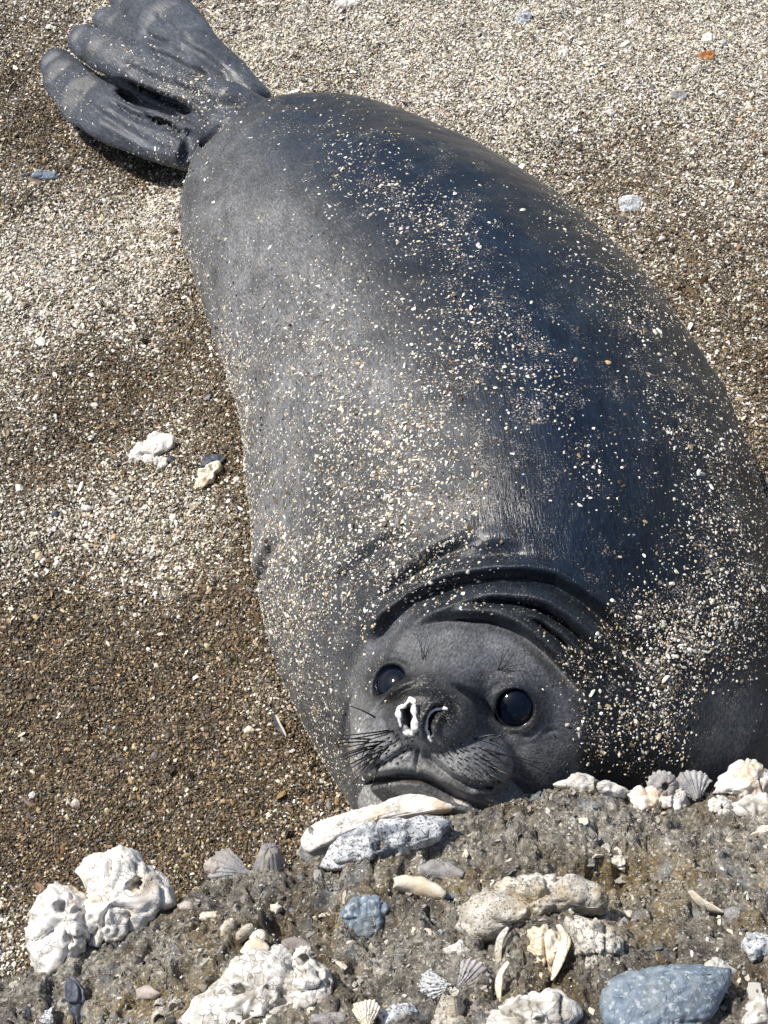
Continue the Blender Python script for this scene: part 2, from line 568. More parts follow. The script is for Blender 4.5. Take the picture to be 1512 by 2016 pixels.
# creases: photo polyline, depth m, half width m, taper ends
CREASE = [
    ([(722, 1300), (735, 1275), (772, 1222), (814, 1187), (856, 1169), (904, 1153), (973, 1143), (1036, 1143), (1089, 1153), (1142, 1185), (1195, 1227), (1240, 1285), (1268, 1340)], .0145, .0072, .4),
    ([(850, 1214), (904, 1190), (973, 1182), (1026, 1190), (1068, 1204), (1115, 1233), (1158, 1275), (1190, 1323), (1215, 1370)], .0075, .0038, 1),
    ([(1000, 1203), (1030, 1214), (1065, 1230), (1105, 1262), (1145, 1312), (1175, 1365)], .005, .0032, 1),
    ([(800, 1240), (856, 1225), (904, 1219), (962, 1222), (1010, 1238), (1062, 1280), (1105, 1325), (1142, 1365), (1172, 1410)], .008, .0045, 1),
    ([(725, 1222), (782, 1164), (856, 1105), (930, 1068), (975, 1050)], .009, .008, 1),
    ([(830, 1120), (900, 1098), (990, 1092), (1060, 1105)], .006, .009, 1),
    ([(640, 1190), (700, 1120), (760, 1075), (830, 1045)], .005, .008, 1),
    ([(505, 1205), (520, 1130), (535, 1085), (550, 1050)], .008, .007, 1),
    ([(745, 1275), (712, 1330), (692, 1380), (683, 1415), (679, 1455), (688, 1500), (704, 1545), (708, 1600)], .0022, .0034, .6),
    ([(340, 405), (352, 372), (376, 330), (400, 290), (432, 258), (480, 228), (560, 206), (640, 204)], .004, .005, .5),
    ([(600, 762), (620, 752), (640, 742)], .004, .004, 1),
    ([(405, 266), (340, 226), (270, 200), (212, 172)], .011, .0055, 1),
    ([(418, 252), (350, 208), (285, 182), (218, 152)], .011, .0055, 1),
    ([(392, 286), (330, 246), (268, 220)], .009, .006, 1),
    ([(360, 240), (372, 270), (368, 300), (352, 330), (335, 372)], .010, .007, 1),
    ([(440, 170), (350, 122), (285, 88)], .010, .006, 1),
    ([(410, 138), (330, 92), (270, 62)], .008, .006, 1),
    ([(470, 170), (400, 112), (340, 82), (290, 72)], .006, .006, 1),
    ([(440, 205), (370, 178), (290, 150), (215, 110)], .004, .005, 1),
    ([(345, 300), (280, 275), (200, 225), (140, 170)], .004, .005, 1),
    ([(350, 262), (305, 246), (255, 225), (200, 186)], .007, .004, 1),
    ([(395, 120), (340, 60), (300, 10)], .005, .006, 1),
]
FACE_CR = [
    ([(824, 1466), (822, 1490), (820, 1526)], .0045, .0020, .6),                                                     # philtrum
    ([(824, 1470), (795, 1480), (762, 1500), (735, 1512), (715, 1535)], .0050, .0026, .6),
    ([(828, 1474), (850, 1500), (885, 1528), (925, 1547), (965, 1550), (992, 1536)], .0065, .0028, .7),
    ([(712, 1546), (745, 1534), (790, 1528), (830, 1532), (868, 1552), (905, 1574), (945, 1588), (985, 1596)], .011, .0036, .3),  # mouth
    ([(716, 1432), (734, 1407), (765, 1382), (795, 1362), (825, 1350), (856, 1346), (890, 1354), (934, 1374), (965, 1402), (996, 1434), (1009, 1452)], .004, .0035, .6),
    ([(792, 1384), (806, 1366), (846, 1358), (880, 1368), (900, 1396), (902, 1428)], .003, .003, 1),
    ([(940, 1385), (965, 1420), (1000, 1445), (1035, 1450)], .003, .005, 1),
    ([(728, 1318), (748, 1300), (776, 1292), (806, 1302), (822, 1326)], .0018, .0020, 1),
    ([(738, 1303), (770, 1282), (806, 1288), (830, 1308)], .0012, .0018, 1),
    ([(955, 1378), (975, 1350), (1012, 1338), (1048, 1350), (1068, 1378)], .0018, .0022, 1),
    ([(968, 1346), (1005, 1326), (1050, 1336), (1076, 1362)], .0012, .0020, 1),
    ([(1072, 1400), (1066, 1428), (1046, 1448), (1018, 1452)], .0016, .0020, 1),
    ([(1060, 1445), (1085, 1438), (1110, 1440)], .0012, .0018, 1),
    ([(850, 1440), (858, 1455), (880, 1466)], .0015, .0020, 1),
    ([(740, 1528), (760, 1545), (770, 1570)], .0020, .0025, 1),
]
NOSTRIL = [([(803, 1392), (807, 1415), (806, 1438)], .014, .0034), ([(873, 1396), (857, 1398), (848, 1411), (842, 1432), (847, 1450)], .014, .0030)]

def poly3(poly, step=12):
    pl = dens(poly, step)
    P, ok = cast(pl)
    dep = (P - CAM) @ C_F
    dep = dep[ok]
    k = 5
    if len(dep) > 3:
        pad = np.concatenate([[dep[0]] * k, dep, [dep[-1]] * k])
        dep = np.array([np.median(pad[i:i + 2 * k + 1]) for i in range(len(dep))])
        pad = np.concatenate([[dep[0]] * k, dep, [dep[-1]] * k])
        dep = np.array([pad[i:i + 2 * k + 1].mean() for i in range(len(dep))])
    return np.array(pl)[ok], dep
for rp, rr in ROLLS_PX:
    pl = dens(rp, 12)
    P_, _ = cast(pl, f=f_base0)
    dp = (P_ - CAM) @ C_F
    k = 5; pad = np.concatenate([[dp[0]] * k, dp, [dp[-1]] * k])
    dp = np.array([np.median(pad[i:i + 2 * k + 1]) for i in range(len(dp))])
    pad = np.concatenate([[dp[0]] * k, dp, [dp[-1]] * k])
    dp = np.array([pad[i:i + 2 * k + 1].mean() for i in range(len(dp))])
    tq = np.linspace(0, 1, len(pl))
    taper = np.clip(np.minimum(tq, 1 - tq) * 4, 0, 1) ** 0.7
    ROLLS.append((np.array([at_depth(x, y, z + rr * (-0.1 + 1.2 * (1 - q_))) for (x, y), z, q_ in zip(pl, dp, taper)]), rr * (0.45 + 0.55 * taper)))
CR3 = [(poly3(p), d, w, t) for p, d, w, t in CREASE]
FC3 = [(poly3(p, 6), d, w, t) for p, d, w, t in FACE_CR]
NO3 = [(poly3(p, 4), d, w, 0.2) for p, d, w in NOSTRIL]
EYES_PX = [(768, 1344), (1014, 1394)]
EYE_R = 0.027
_e, _ = cast(EYES_PX)
EYE_C = []
for P in _e:
    g = grad(f_base, P[None])[0]; g /= np.linalg.norm(g)
    g = g * 0.45 + _F * 0.55; g /= np.linalg.norm(g)
    EYE_C.append((P - g * 0.0225, g))

def f_creases(P, lines):
    """grooves cut along the traced lines, into the surface along the direction they were seen from"""
    out = np.zeros(len(P)); rid = np.zeros(len(P))
    px, py, dep = to_px(P)
    sc = dep * MM
    for (pts, pd), gd, w, tp in lines:
        if len(pts) < 2: continue
        mr = 3.4 * w / (MM * 1.3)
        lo = pts.min(0) - mr; hi = pts.max(0) + mr
        m = (px > lo[0]) & (px < hi[0]) & (py > lo[1]) & (py < hi[1]) & (dep > pd.min() - .3) & (dep < pd.max() + .3)
        if not m.any(): continue
        Q = np.stack([px[m], py[m]], 1); s_ = sc[m]; dq = dep[m]
        best = np.full(len(Q), 9.0); bt = np.zeros(len(Q)); bd = np.zeros(len(Q))
        n = len(pts) - 1
        for i in range(n):
            a, b = pts[i], pts[i + 1]
            ab = b - a
            t = np.clip(((Q - a) @ ab) / (ab @ ab + 1e-12), 0, 1)
            d = np.linalg.norm(Q - a - t[:, None] * ab, axis=1) * s_
            c = d < best
            best[c] = d[c]; bt[c] = (i + t[c]) / n; bd[c] = (pd[i] + (pd[i + 1] - pd[i]) * t)[c]
        end = np.clip(np.minimum(bt, 1 - bt) * 2 / max(tp, 1e-3) * 1.6, 0, 1) if tp > 0 else 1
        end = end * end * (3 - 2 * end) * smooth(.28, .2, np.abs(dq - bd))
        out[m] = np.maximum(out[m], gd * np.exp(-(best / w) ** 1.45) * end)
        rid[m] = np.maximum(rid[m], 0.4 * gd * np.exp(-((best - 2.0 * w) / w) ** 2) * end)
    return out - rid

def f_full(P):
    d = f_base(P)
    hn = ((P - HEAD_O) ** 2).sum(1) < 0.2 ** 2
    if hn.any():
        Q = P[hn]; dd = d[hn]
        for (C, g) in EYE_C:
            r = np.linalg.norm(Q - C, axis=1)
            ax = (Q - C) @ g
            rad = np.sqrt(np.maximum(r * r - ax * ax, 0))
            dd = smin(dd, r - (EYE_R + 0.0032), 0.012)                                  # swelling round the eye
            open_ = np.maximum(rad - (0.0176 + 0.10 * (ax - 0.018)), 0.004 - ax)
            dd = smax(dd, -open_, 0.0016)
            dd = smax(dd, -(r - EYE_R * 1.004), 0.0016)
        d[hn] = dd
    return d + crease_depth(P)

def crease_depth(P):
    """how far the skin folds in at each point of the smooth body"""
    c = np.zeros(len(P))
    near = ((P - HEAD_O) ** 2).sum(1) < 0.42 ** 2
    c[near] = f_creases(P[near], CR3)
    c[~near] = f_creases(P[~near], CR3[-14:])
    hn = ((P - HEAD_O) ** 2).sum(1) < 0.2 ** 2
    c[hn] += f_creases(P[hn], FC3) + f_creases(P[hn], NO3)
    return c

# ------------------------------------------------------------------ surface nets
def surface_nets(f, ax, B=8):
    """surface nets on a rectilinear grid (fine where the axes are fine), evaluated only near the surface"""
    ax = [a[: (len(a) - 1) // B * B + 1] for a in ax]
    n = [len(a) for a in ax]
    G = np.ones(n, dtype=np.float32)
    nb = [(k - 1) // B for k in n]
    cen = [np.array([(a[i * B] + a[i * B + B]) / 2 for i in range(m)]) for a, m in zip(ax, nb)]
    half = [np.array([(a[i * B + B] - a[i * B]) / 2 for i in range(m)]) for a, m in zip(ax, nb)]
    CX, CY, CZ = np.meshgrid(*cen, indexing='ij'); HX, HY, HZ = np.meshgrid(*half, indexing='ij')
    cf = f(np.stack([CX, CY, CZ], -1).reshape(-1, 3)).reshape(CX.shape)
    hd = np.sqrt(HX ** 2 + HY ** 2 + HZ ** 2)
    near = np.abs(cf) < hd * 1.1 + 0.006
    sign = np.where(cf < 0, -1, 1).astype(np.float32)
    G[:-1, :-1, :-1] = np.repeat(np.repeat(np.repeat(sign, B, 0), B, 1), B, 2)
    J = np.argwhere(near)
    o = np.arange(B + 1)
    for c0 in range(0, len(J), 400):
        jj = J[c0:c0 + 400] * B
        ix = (jj[:, 0][:, None, None, None] + o[None, :, None, None]) + 0 * o[None, None, :, None] + 0 * o[None, None, None, :]
        iy = (jj[:, 1][:, None, None, None] + o[None, None, :, None]) + 0 * ix
        iz = (jj[:, 2][:, None, None, None] + o[None, None, None, :]) + 0 * ix
        P = np.stack([ax[0][ix], ax[1][iy], ax[2][iz]], -1).reshape(-1, 3)
        G[ix, iy, iz] = f(P).reshape(ix.shape)
    ins = G < 0
    c = np.zeros([k - 1 for k in n], dtype=np.uint8)
    sl = lambda d: slice(d, None if d else -1)
    for dx in (0, 1):
        for dy in (0, 1):
            for dz in (0, 1):
                c += ins[sl(dx), sl(dy), sl(dz)]
    act = (c > 0) & (c < 8)
    ids = -np.ones(act.shape, dtype=np.int32)
    I = np.argwhere(act)
    ids[act] = np.arange(len(I))
    acc = np.zeros((len(I), 3)); cnt = np.zeros(len(I))
    cor = [(x, y, z) for x in (0, 1) for y in (0, 1) for z in (0, 1)]
    for a in cor:
        for b in cor:
            if sum(abs(a[k] - b[k]) for k in range(3)) == 1 and a < b:
                va = G[I[:, 0] + a[0], I[:, 1] + a[1], I[:, 2] + a[2]]
                vb = G[I[:, 0] + b[0], I[:, 1] + b[1], I[:, 2] + b[2]]
                m = (va < 0) != (vb < 0)
                t = np.where(m, va / (va - vb + 1e-12), 0)[:, None]
                p = np.array(a) + t * (np.array(b) - np.array(a))
                acc[m] += p[m]; cnt[m] += 1
    fr = acc / cnt[:, None]
    V = np.stack([ax[k][I[:, k]] + fr[:, k] * (ax[k][I[:, k] + 1] - ax[k][I[:, k]]) for k in range(3)], 1)
    F = []
    for axn in range(3):
        u, v = [(1, 2), (2, 0), (0, 1)][axn]
        s0 = [slice(None)] * 3; s1 = [slice(None)] * 3
        s0[axn] = slice(0, -1); s1[axn] = slice(1, None)
        for k in (u, v):
            s0[k] = slice(1, -1); s1[k] = slice(1, -1)
        A, Bm = ins[tuple(s0)], ins[tuple(s1)]
        for sgn, M in ((1, A & ~Bm), (0, ~A & Bm)):
            Jm = np.argwhere(M)
            Jm[:, u] += 1; Jm[:, v] += 1
            def at(du, dv):
                K = Jm.copy(); K[:, u] += du; K[:, v] += dv
                return ids[K[:, 0], K[:, 1], K[:, 2]]
            q = np.stack([at(-1, -1), at(0, -1), at(0, 0), at(-1, 0)], 1)
            F.append(q if sgn else q[:, ::-1])
    return V, np.concatenate(F)

def project(f, P, it=4, maxstep=0.006):
    P = P.copy()
    for _ in range(it):
        v = f(P); g = grad(f, P)
        g2 = (g * g).sum(1)
        s = v / np.maximum(g2, 0.05)
        st = g * s[:, None]
        l = np.linalg.norm(st, axis=1)
        k = np.minimum(1, maxstep / np.maximum(l, 1e-9))
        P -= st * k[:, None]
    return P

import time as _time
T0 = _time.time()
def axis(lo, hi, zones, coarse=0.0085):
    """grid lines with the given fine zones (a, b, step)"""
    out = [lo]
    while out[-1] < hi:
        x = out[-1]; st = coarse
        for a_, b_, s_ in zones:
            dist = max(a_ - x, x - b_, 0)
            st = min(st, s_ + dist * 0.12)
        out.append(x + st)
    return np.array(out)
HX0 = HEAD_O
AX = [axis(-0.98, 0.78, [(-0.10, 0.24, 0.0021), (-0.75, -0.22, 0.0042)]),
      axis(0.36, 2.50, [(0.40, 0.74, 0.0021), (1.55, 2.30, 0.0046)]),
      axis(-0.02, 0.66, [(0.22, 0.58, 0.0021), (0.03, 0.2, 0.0045)])]
print("grid", [len(a) for a in AX], "head", HEAD_O)
V, F = surface_nets(f_full, AX)
print("nets", len(V), _time.time() - T0)
_E = np.unique(np.sort(np.concatenate([np.stack([F[:, j], F[:, (j + 1) % 4]], 1) for j in range(4)]), 1), axis=0)
_deg = np.bincount(_E.ravel(), minlength=len(V)).astype(float)
def relax(A, it, k=0.5):
    for _ in range(it):
        S = np.stack([np.bincount(_E[:, 0], A[_E[:, 1], j], len(V)) + np.bincount(_E[:, 1], A[_E[:, 0], j], len(V)) for j in range(A.shape[1])], 1) / np.maximum(_deg, 1)[:, None]
        A = A * (1 - k) + S * k
    return A
V = relax(V, 2)
V = project(f_full, V, 1, 0.0015)
V = relax(V, 1, 0.3)
V0 = V
def mesh_normals(V, F):
    fn = np.cross(V[F[:, 2]] - V[F[:, 0]], V[F[:, 3]] - V[F[:, 1]])
    n = np.stack([sum(np.bincount(F[:, j], fn[:, k], len(V)) for j in range(4)) for k in range(3)], 1)
    return n / np.maximum(np.linalg.norm(n, axis=1), 1e-12)[:, None]
_n = relax(mesh_normals(V, F), 3)
_hd = smooth(0.17, 0.26, np.linalg.norm(V - HEAD_O, axis=1))
V = V + _n * ((0.0055 * fbm(V, 5.5, 2, 301) + 0.0022 * fbm(V, 16, 2, 307) * (0.4 + _hd)) * (0.12 + 0.88 * _hd) + 0.0005 * fbm(V, 70, 2, 311))[:, None]
print("mesh", len(V), _time.time() - T0)

def vnormals(V, F):
    n = grad(f_full, V, 0.003)
    return n / np.maximum(np.linalg.norm(n, axis=1), 1e-9)[:, None]

# colour of the coat with painted shade and sky reflection, mapped over the animal
vpx, vpy, _ = to_px(V0)
def blob(x, y, rx, ry, ang=0, px=None, py=None):
    px = vpx if px is None else px; py = vpy if py is None else py
    a = math.radians(ang); ca, sa = math.cos(a), math.sin(a)
    dx, dy = px - x, py - y
    u = (dx * ca + dy * sa) / rx; v = (-dx * sa + dy * ca) / ry
    return np.exp(-(u * u + v * v))
headm = smooth(0.012, -0.004, f_head(V0))
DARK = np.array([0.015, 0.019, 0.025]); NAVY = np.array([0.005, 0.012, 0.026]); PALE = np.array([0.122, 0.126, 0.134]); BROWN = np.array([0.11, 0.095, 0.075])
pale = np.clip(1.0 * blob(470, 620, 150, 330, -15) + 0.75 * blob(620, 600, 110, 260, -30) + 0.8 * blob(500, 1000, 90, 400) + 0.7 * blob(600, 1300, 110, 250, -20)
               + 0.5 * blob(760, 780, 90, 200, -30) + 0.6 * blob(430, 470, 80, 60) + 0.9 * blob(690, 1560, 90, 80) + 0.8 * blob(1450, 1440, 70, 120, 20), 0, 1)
navy = np.clip(blob(820, 330, 330, 110, 28) + blob(1080, 760, 130, 330, -28) + 0.8 * blob(1090, 1080, 160, 90, 20) + 0.6 * blob(640, 300, 200, 70, 20), 0, 1)  # dark back, its blue sky reflection painted into the colour
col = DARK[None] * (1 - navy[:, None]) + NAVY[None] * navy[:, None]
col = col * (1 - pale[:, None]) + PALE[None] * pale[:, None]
black = np.clip(blob(1280, 1230, 170, 230, 0) + blob(1180, 1480, 120, 90) , 0, 1)  # shaded lower right side of the body, painted darker into the coat
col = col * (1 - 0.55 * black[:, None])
# head: grey, black nose and eye rims, paler chin
hc = np.array([0.115, 0.120, 0.132]) * np.ones((len(V), 1))
hc = hc * (1 - 0.92 * np.clip(1.4 * blob(850, 1388, 66, 52, 10), 0, 1))[:, None]
for (ex, ey) in EYES_PX:
    hc = hc * (1 - 0.93 * np.clip(2.2 * blob(ex, ey, 42, 42), 0, 1))[:, None]
hp = np.clip(blob(705, 1500, 50, 65) + 0.6 * blob(890, 1500, 70, 34, 30) + 0.5 * blob(770, 1490, 55, 30) + 0.5 * blob(850, 1525, 90, 22, 12) + 0.4 * blob(1060, 1480, 60, 60) + 0.5 * blob(700, 1400, 30, 70) + 1.0 * blob(760, 1575, 120, 30, 5) + 0.25 * blob(890, 1280, 80, 40), 0, 1)[:, None]  # pale pads, lips and chin; sunlit left cheek and forehead highlight painted in
hc = hc * (1 - hp) + np.array([0.25, 0.25, 0.245]) * hp
mouth = blob(800, 1537, 100, 7, 4)[:, None] * 0.8
hc = hc * (1 - mouth) + np.array([0.07, 0.045, 0.025]) * mouth
col = col * (1 - headm[:, None]) + hc * headm[:, None]
flip = smooth(0.02, 0.0, f_flippers(V0)) * (V[:, 1] > 1.2)
fc = np.array([0.050, 0.058, 0.074]) * (1 + 0.35 * fbm(V, 14, 3, 5))[:, None]
col = col * (1 - flip[:, None]) + fc * flip[:, None]
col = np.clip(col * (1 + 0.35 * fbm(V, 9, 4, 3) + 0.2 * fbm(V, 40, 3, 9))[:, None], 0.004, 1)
gloss = np.clip(navy + 0.55 + 0.35 * blob(850, 1385, 70, 60) * headm - 0.5 * pale, 0, 1)

# sprinkle map: how much shell sand lies where
SPR = [(620, 280, 120, 60, 20, .8), (700, 340, 100, 60, 30, .75), (820, 400, 110, 70, 30, 1.1), (890, 470, 90, 80, 40, 1.0), (930, 560, 90, 80, 50, .9), (1010, 650, 70, 90, -30, .9),
       (1090, 790, 80, 130, -25, .85), (1000, 760, 80, 120, -25, .6), (1140, 920, 50, 70, 0, .5), (640, 640, 110, 160, -20, .8), (560, 780, 90, 150, -15, .9),
       (780, 700, 130, 130, 0, .7), (780, 930, 220, 140, -15, 2.2), (700, 1080, 200, 110, -25, 2.8), (900, 1020, 130, 70, -20, 1.6), (600, 1230, 110, 170, -10, 2.3), (580, 1050, 80, 130, 0, 1.3),
       (640, 1420, 80, 110, -30, 2.8), (470, 800, 30, 260, -8, 1.6), (505, 1100, 40, 200, 0, 1.6), (860, 1130, 110, 40, -15, 1.3), (1200, 560, 60, 120, -40, .9), (1310, 720, 70, 150, -30, 1.3),
       (1400, 880, 70, 150, -20, 1.9), (1440, 1040, 70, 140, 0, 2.0), (1400, 1200, 110, 100, 0, 2.4), (1320, 1300, 130, 90, -20, 2.4), (1330, 1400, 90, 80, -20, 2.3), (1240, 1470, 90, 60, -10, 2.0), (1180, 1420, 50, 90, 0, .9),
       (1120, 1340, 50, 60, 0, .7), (1250, 1220, 80, 70, 0, 1.0), (1100, 1270, 60, 25, 40, .8), (950, 1190, 100, 14, 0, .8), (230, 110, 80, 45, 35, .7), (130, 190, 50, 50, 0, .45), (350, 165, 110, 40, 30, .7), (400, 200, 80, 35, 30, .5),
       (330, 320, 60, 60, 0, 1.0), (1130, 420, 60, 60, 0, .7), (1000, 900, 60, 60, 0, .8), (820, 820, 120, 90, 0, 1.0), (440, 1540, 60, 50, 0, 1.0), (400, 560, 25, 140, -15, 1.4)]
CLEAR = [(1430, 1430, 75, 110, 25), (900, 1330, 150, 90, 10), (850, 1450, 180, 90, 10), (1130, 1130, 110, 80, 20), (520, 330, 130, 50, -30), (1150, 1560, 200, 60, 0)]
def sprinkle(px, py):
    s = 0.018
    for (x, y, rx, ry, a, w) in SPR:
        s = s + w * blob(x, y, rx, ry, a, px, py)
    for (x, y, rx, ry, a) in CLEAR:
        s = s * (1 - 0.96 * np.clip(1.4 * blob(x, y, rx, ry, a, px, py), 0, 1))
    return s
spr = sprinkle(vpx, vpy)
dust = np.clip(spr * 0.10 + pale * 0.08 * (1 - headm), 0, 0.26) * (1 - 0.6 * headm)
# fur direction: arc length along the spine and height/around
near_i = np.argmin(((V[:, None, :2] - SP[None, ::2, :2]) ** 2).sum(-1), axis=1) * 2
tang = np.gradient(SP, axis=0); tang /= np.linalg.norm(tang, axis=1)[:, None]
q = V - SP[near_i]
sa = _sl[near_i] + (q * tang[near_i]).sum(1)
lat = np.stack([-tang[near_i, 1], tang[near_i, 0], 0 * sa], 1)
flow = np.stack([sa, (q * lat).sum(1), V[:, 2]], 1)
ql = head_local(V)
hflow = np.stack([ql[:, 2] + 0.3 * ql[:, 1], ql[:, 0], ql[:, 1]], 1)
hw_ = smooth(0.2, 0.12, np.linalg.norm(V - HEAD_O, axis=1))[:, None] > 0.5
flow = np.where(hw_, hflow, flow)

seal = empty("elephant_seal", tuple(SP[28] * np.array([1, 1, 0])))
tag(seal, "young grey elephant seal lying on the shell sand, looking up with big dark eyes", "seal")
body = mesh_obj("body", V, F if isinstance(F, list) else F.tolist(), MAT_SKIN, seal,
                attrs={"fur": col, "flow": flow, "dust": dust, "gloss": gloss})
print("seal", _time.time() - T0)

# eyes
for (C, g) in EYE_C:
    nu, nv = 40, 24
    th = np.linspace(0, 2 * math.pi, nu, endpoint=False); ph = np.linspace(0.001, math.pi - 0.001, nv)
    T_, P_ = np.meshgrid(th, ph, indexing='ij')
    S = np.stack([np.sin(P_) * np.cos(T_), np.sin(P_) * np.sin(T_), np.cos(P_)], -1).reshape(-1, 3) * EYE_R * 0.985
    eye = mesh_obj("eye", S + C, grid_faces(nu, nv, True)[:, ::-1], MAT_EYE, seal)
    r_, u_, g_ = (lambda a: (a, np.cross(g, a), g))(np.cross(C_U, g) / np.linalg.norm(np.cross(C_U, g)))
    na, nb_ = 64, 8
    A_, B_ = np.meshgrid(np.linspace(0, 2 * math.pi, na, endpoint=False), np.linspace(0, 2 * math.pi, nb_ + 1), indexing='ij')
    tr_ = 0.0010 + 0.0004 * np.sin(A_ * 2 + 1)
    RR = 0.0181 + tr_ * np.cos(B_)
    ring = C + (RR * np.cos(A_))[..., None] * r_ + (RR * np.sin(A_))[..., None] * u_ + (0.0203 + tr_ * np.sin(B_))[..., None] * g_
    lid_ = mesh_obj("eyelid", ring.reshape(-1, 3), grid_faces(na, nb_ + 1, True), MAT_LID, seal)

# ------------------------------------------------------------------ sand sheet
def graded(lo, hi, step, far, n_far=16):
    core = np.arange(lo, hi + 1e-9, step)
    g = np.geomspace(step * 2, far, n_far)
    return np.concatenate([lo - g[::-1], core, hi + g])
gx = graded(-1.35, 1.15, 0.009, 60); gy = graded(0.25, 3.0, 0.009, 60)
X, Y = np.meshgrid(gx, gy, indexing='ij')
def body_bank(x, y):
    P = np.stack([x, y, np.full_like(x, 0.05)], -1).reshape(-1, 3)
    m = (np.abs(P[:, 0]) < 1.2) & (P[:, 1] < 2.6) & (P[:, 1] > 0.2)
    d = np.full(len(P), 1.0)
    d[m] = f_trunk(P[m])
    return d.reshape(np.shape(x))
def ground_z(x, y):
    d = body_bank(np.asarray(x, float), np.asarray(y, float))
    return sand_z(x, y) + 0.018 * np.exp(-((d - 0.02) / 0.035) ** 2) * (1 + 0.5 * fbm(np.stack([x, y, x * 0], -1), 9, 2, 3))
Z = ground_z(X, Y)
SV = np.stack([X, Y, Z], -1).reshape(-1, 3)
sand = mesh_obj("sand", SV, grid_faces(len(gx), len(gy)), MAT_SAND, attrs={"damp_shade": damp_shade_at(SV)})
tag(sand, kind="structure", label="coarse shell sand of the beach, pale where dry, brown where wet and where shade is painted")
print("sand", _time.time() - T0)

# ------------------------------------------------------------------ instanced grains
chip_col = bpy.data.collections.new("chip_shapes")     # source shapes, not part of the scene
def chip_mesh(name, seed, flat, curve=0.0, el=1.0):
    r = np.random.default_rng(seed)
    bm = bmesh.new(); bmesh.ops.create_icosphere(bm, subdivisions=1, radius=0.5)
    for v in bm.verts:
        c = np.array(v.co) * (1 + r.uniform(-0.28, 0.28))
        c = c + r.uniform(-0.08, 0.08, 3)
        v.co = (c[0] * el, c[1], c[2] * flat + curve * (c[0] ** 2 + c[1] ** 2))
    me = bpy.data.meshes.new(name); bm.to_mesh(me); bm.free()
    me.materials.append(MAT_GRAIN)
    o = bpy.data.objects.new(name, me); chip_col.objects.link(o)
    return me
for i, (fl, cu, el) in enumerate([(0.45, 0, 1.3), (0.3, -0.3, 1.2), (0.6, 0, 1.0), (0.25, -0.5, 1.7), (0.4, 0, 1.9), (0.75, 0, 1.1)]):
    chip_mesh("chip_%d" % i, 40 + i, fl, cu, el)

def scatter_tree():
    ng = bpy.data.node_groups.new("scatter_chips", 'GeometryNodeTree')
    ng.interface.new_socket("Geometry", in_out='INPUT', socket_type='NodeSocketGeometry')
    ng.interface.new_socket("Geometry", in_out='OUTPUT', socket_type='NodeSocketGeometry')
    gi = ng.nodes.new("NodeGroupInput"); go = ng.nodes.new("NodeGroupOutput")
    ci = ng.nodes.new("GeometryNodeCollectionInfo"); ci.inputs[0].default_value = chip_col
    ci.inputs["Separate Children"].default_value = True; ci.inputs["Reset Children"].default_value = True
    ip = ng.nodes.new("GeometryNodeInstanceOnPoints"); ip.inputs["Pick Instance"].default_value = True
    def attr(nm, ty):
        a = ng.nodes.new("GeometryNodeInputNamedAttribute"); a.data_type = ty; a.inputs[0].default_value = nm
        return a.outputs[0]
    L = ng.links
    L.new(gi.outputs[0], ip.inputs["Points"]); L.new(ci.outputs[0], ip.inputs["Instance"])
    L.new(attr("kind_i", 'INT'), ip.inputs["Instance Index"])
    e2r = ng.nodes.new("FunctionNodeEulerToRotation"); L.new(attr("rot", 'FLOAT_VECTOR'), e2r.inputs[0])
    L.new(e2r.outputs[0], ip.inputs["Rotation"])
    L.new(attr("scl", 'FLOAT_VECTOR'), ip.inputs["Scale"])
    L.new(ip.outputs[0], go.inputs[0])
    return ng
SCATTER = scatter_tree()

def euler_from_frames(n, rng, tilt=0.35):
    """random spin about surface normal n, tilted a little: XYZ eulers"""
    m = len(n)
    n = n + rng.normal(0, tilt, (m, 3)); n /= np.linalg.norm(n, axis=1)[:, None]
    t = rng.normal(size=(m, 3)); x = np.cross(t, n); x /= np.linalg.norm(x, axis=1)[:, None]
    y = np.cross(n, x)
    # matrix columns x, y, n ; R = Rz Ry Rx
    ey = np.arcsin(np.clip(-x[:, 2], -1, 1)); ex = np.arctan2(y[:, 2], n[:, 2]); ez = np.arctan2(x[:, 1], x[:, 0])
    return np.stack([ex, ey, ez], 1)

def scatter(name, P, nrm, size, tint, rng, tilt=0.35, label=None):
    me = bpy.data.meshes.new(name)
    me.vertices.add(len(P)); me.vertices.foreach_set("co", P.astype(np.float32).ravel())
    def put(nm, ty, arr, key):
        a = me.attributes.new(nm, ty, 'POINT'); a.data.foreach_set(key, arr.ravel())
    put("rot", 'FLOAT_VECTOR', euler_from_frames(nrm, rng, tilt).astype(np.float32), "vector")
    sc = size[:, None] * rng.uniform(0.75, 1.25, (len(P), 3))
    put("scl", 'FLOAT_VECTOR', sc.astype(np.float32), "vector")
    put("kind_i", 'INT', rng.integers(0, 6, len(P)).astype(np.int32), "value")
    c4 = np.ones((len(P), 4), np.float32); c4[:, :3] = tint
    put("tint", 'FLOAT_COLOR', c4, "color")
    me.materials.append(MAT_GRAIN)
    o = bpy.data.objects.new(name, me); COL.objects.link(o)
    md = o.modifiers.new("scatter", 'NODES'); md.node_group = SCATTER
    tag(o, label=label, kind="stuff")
    return o

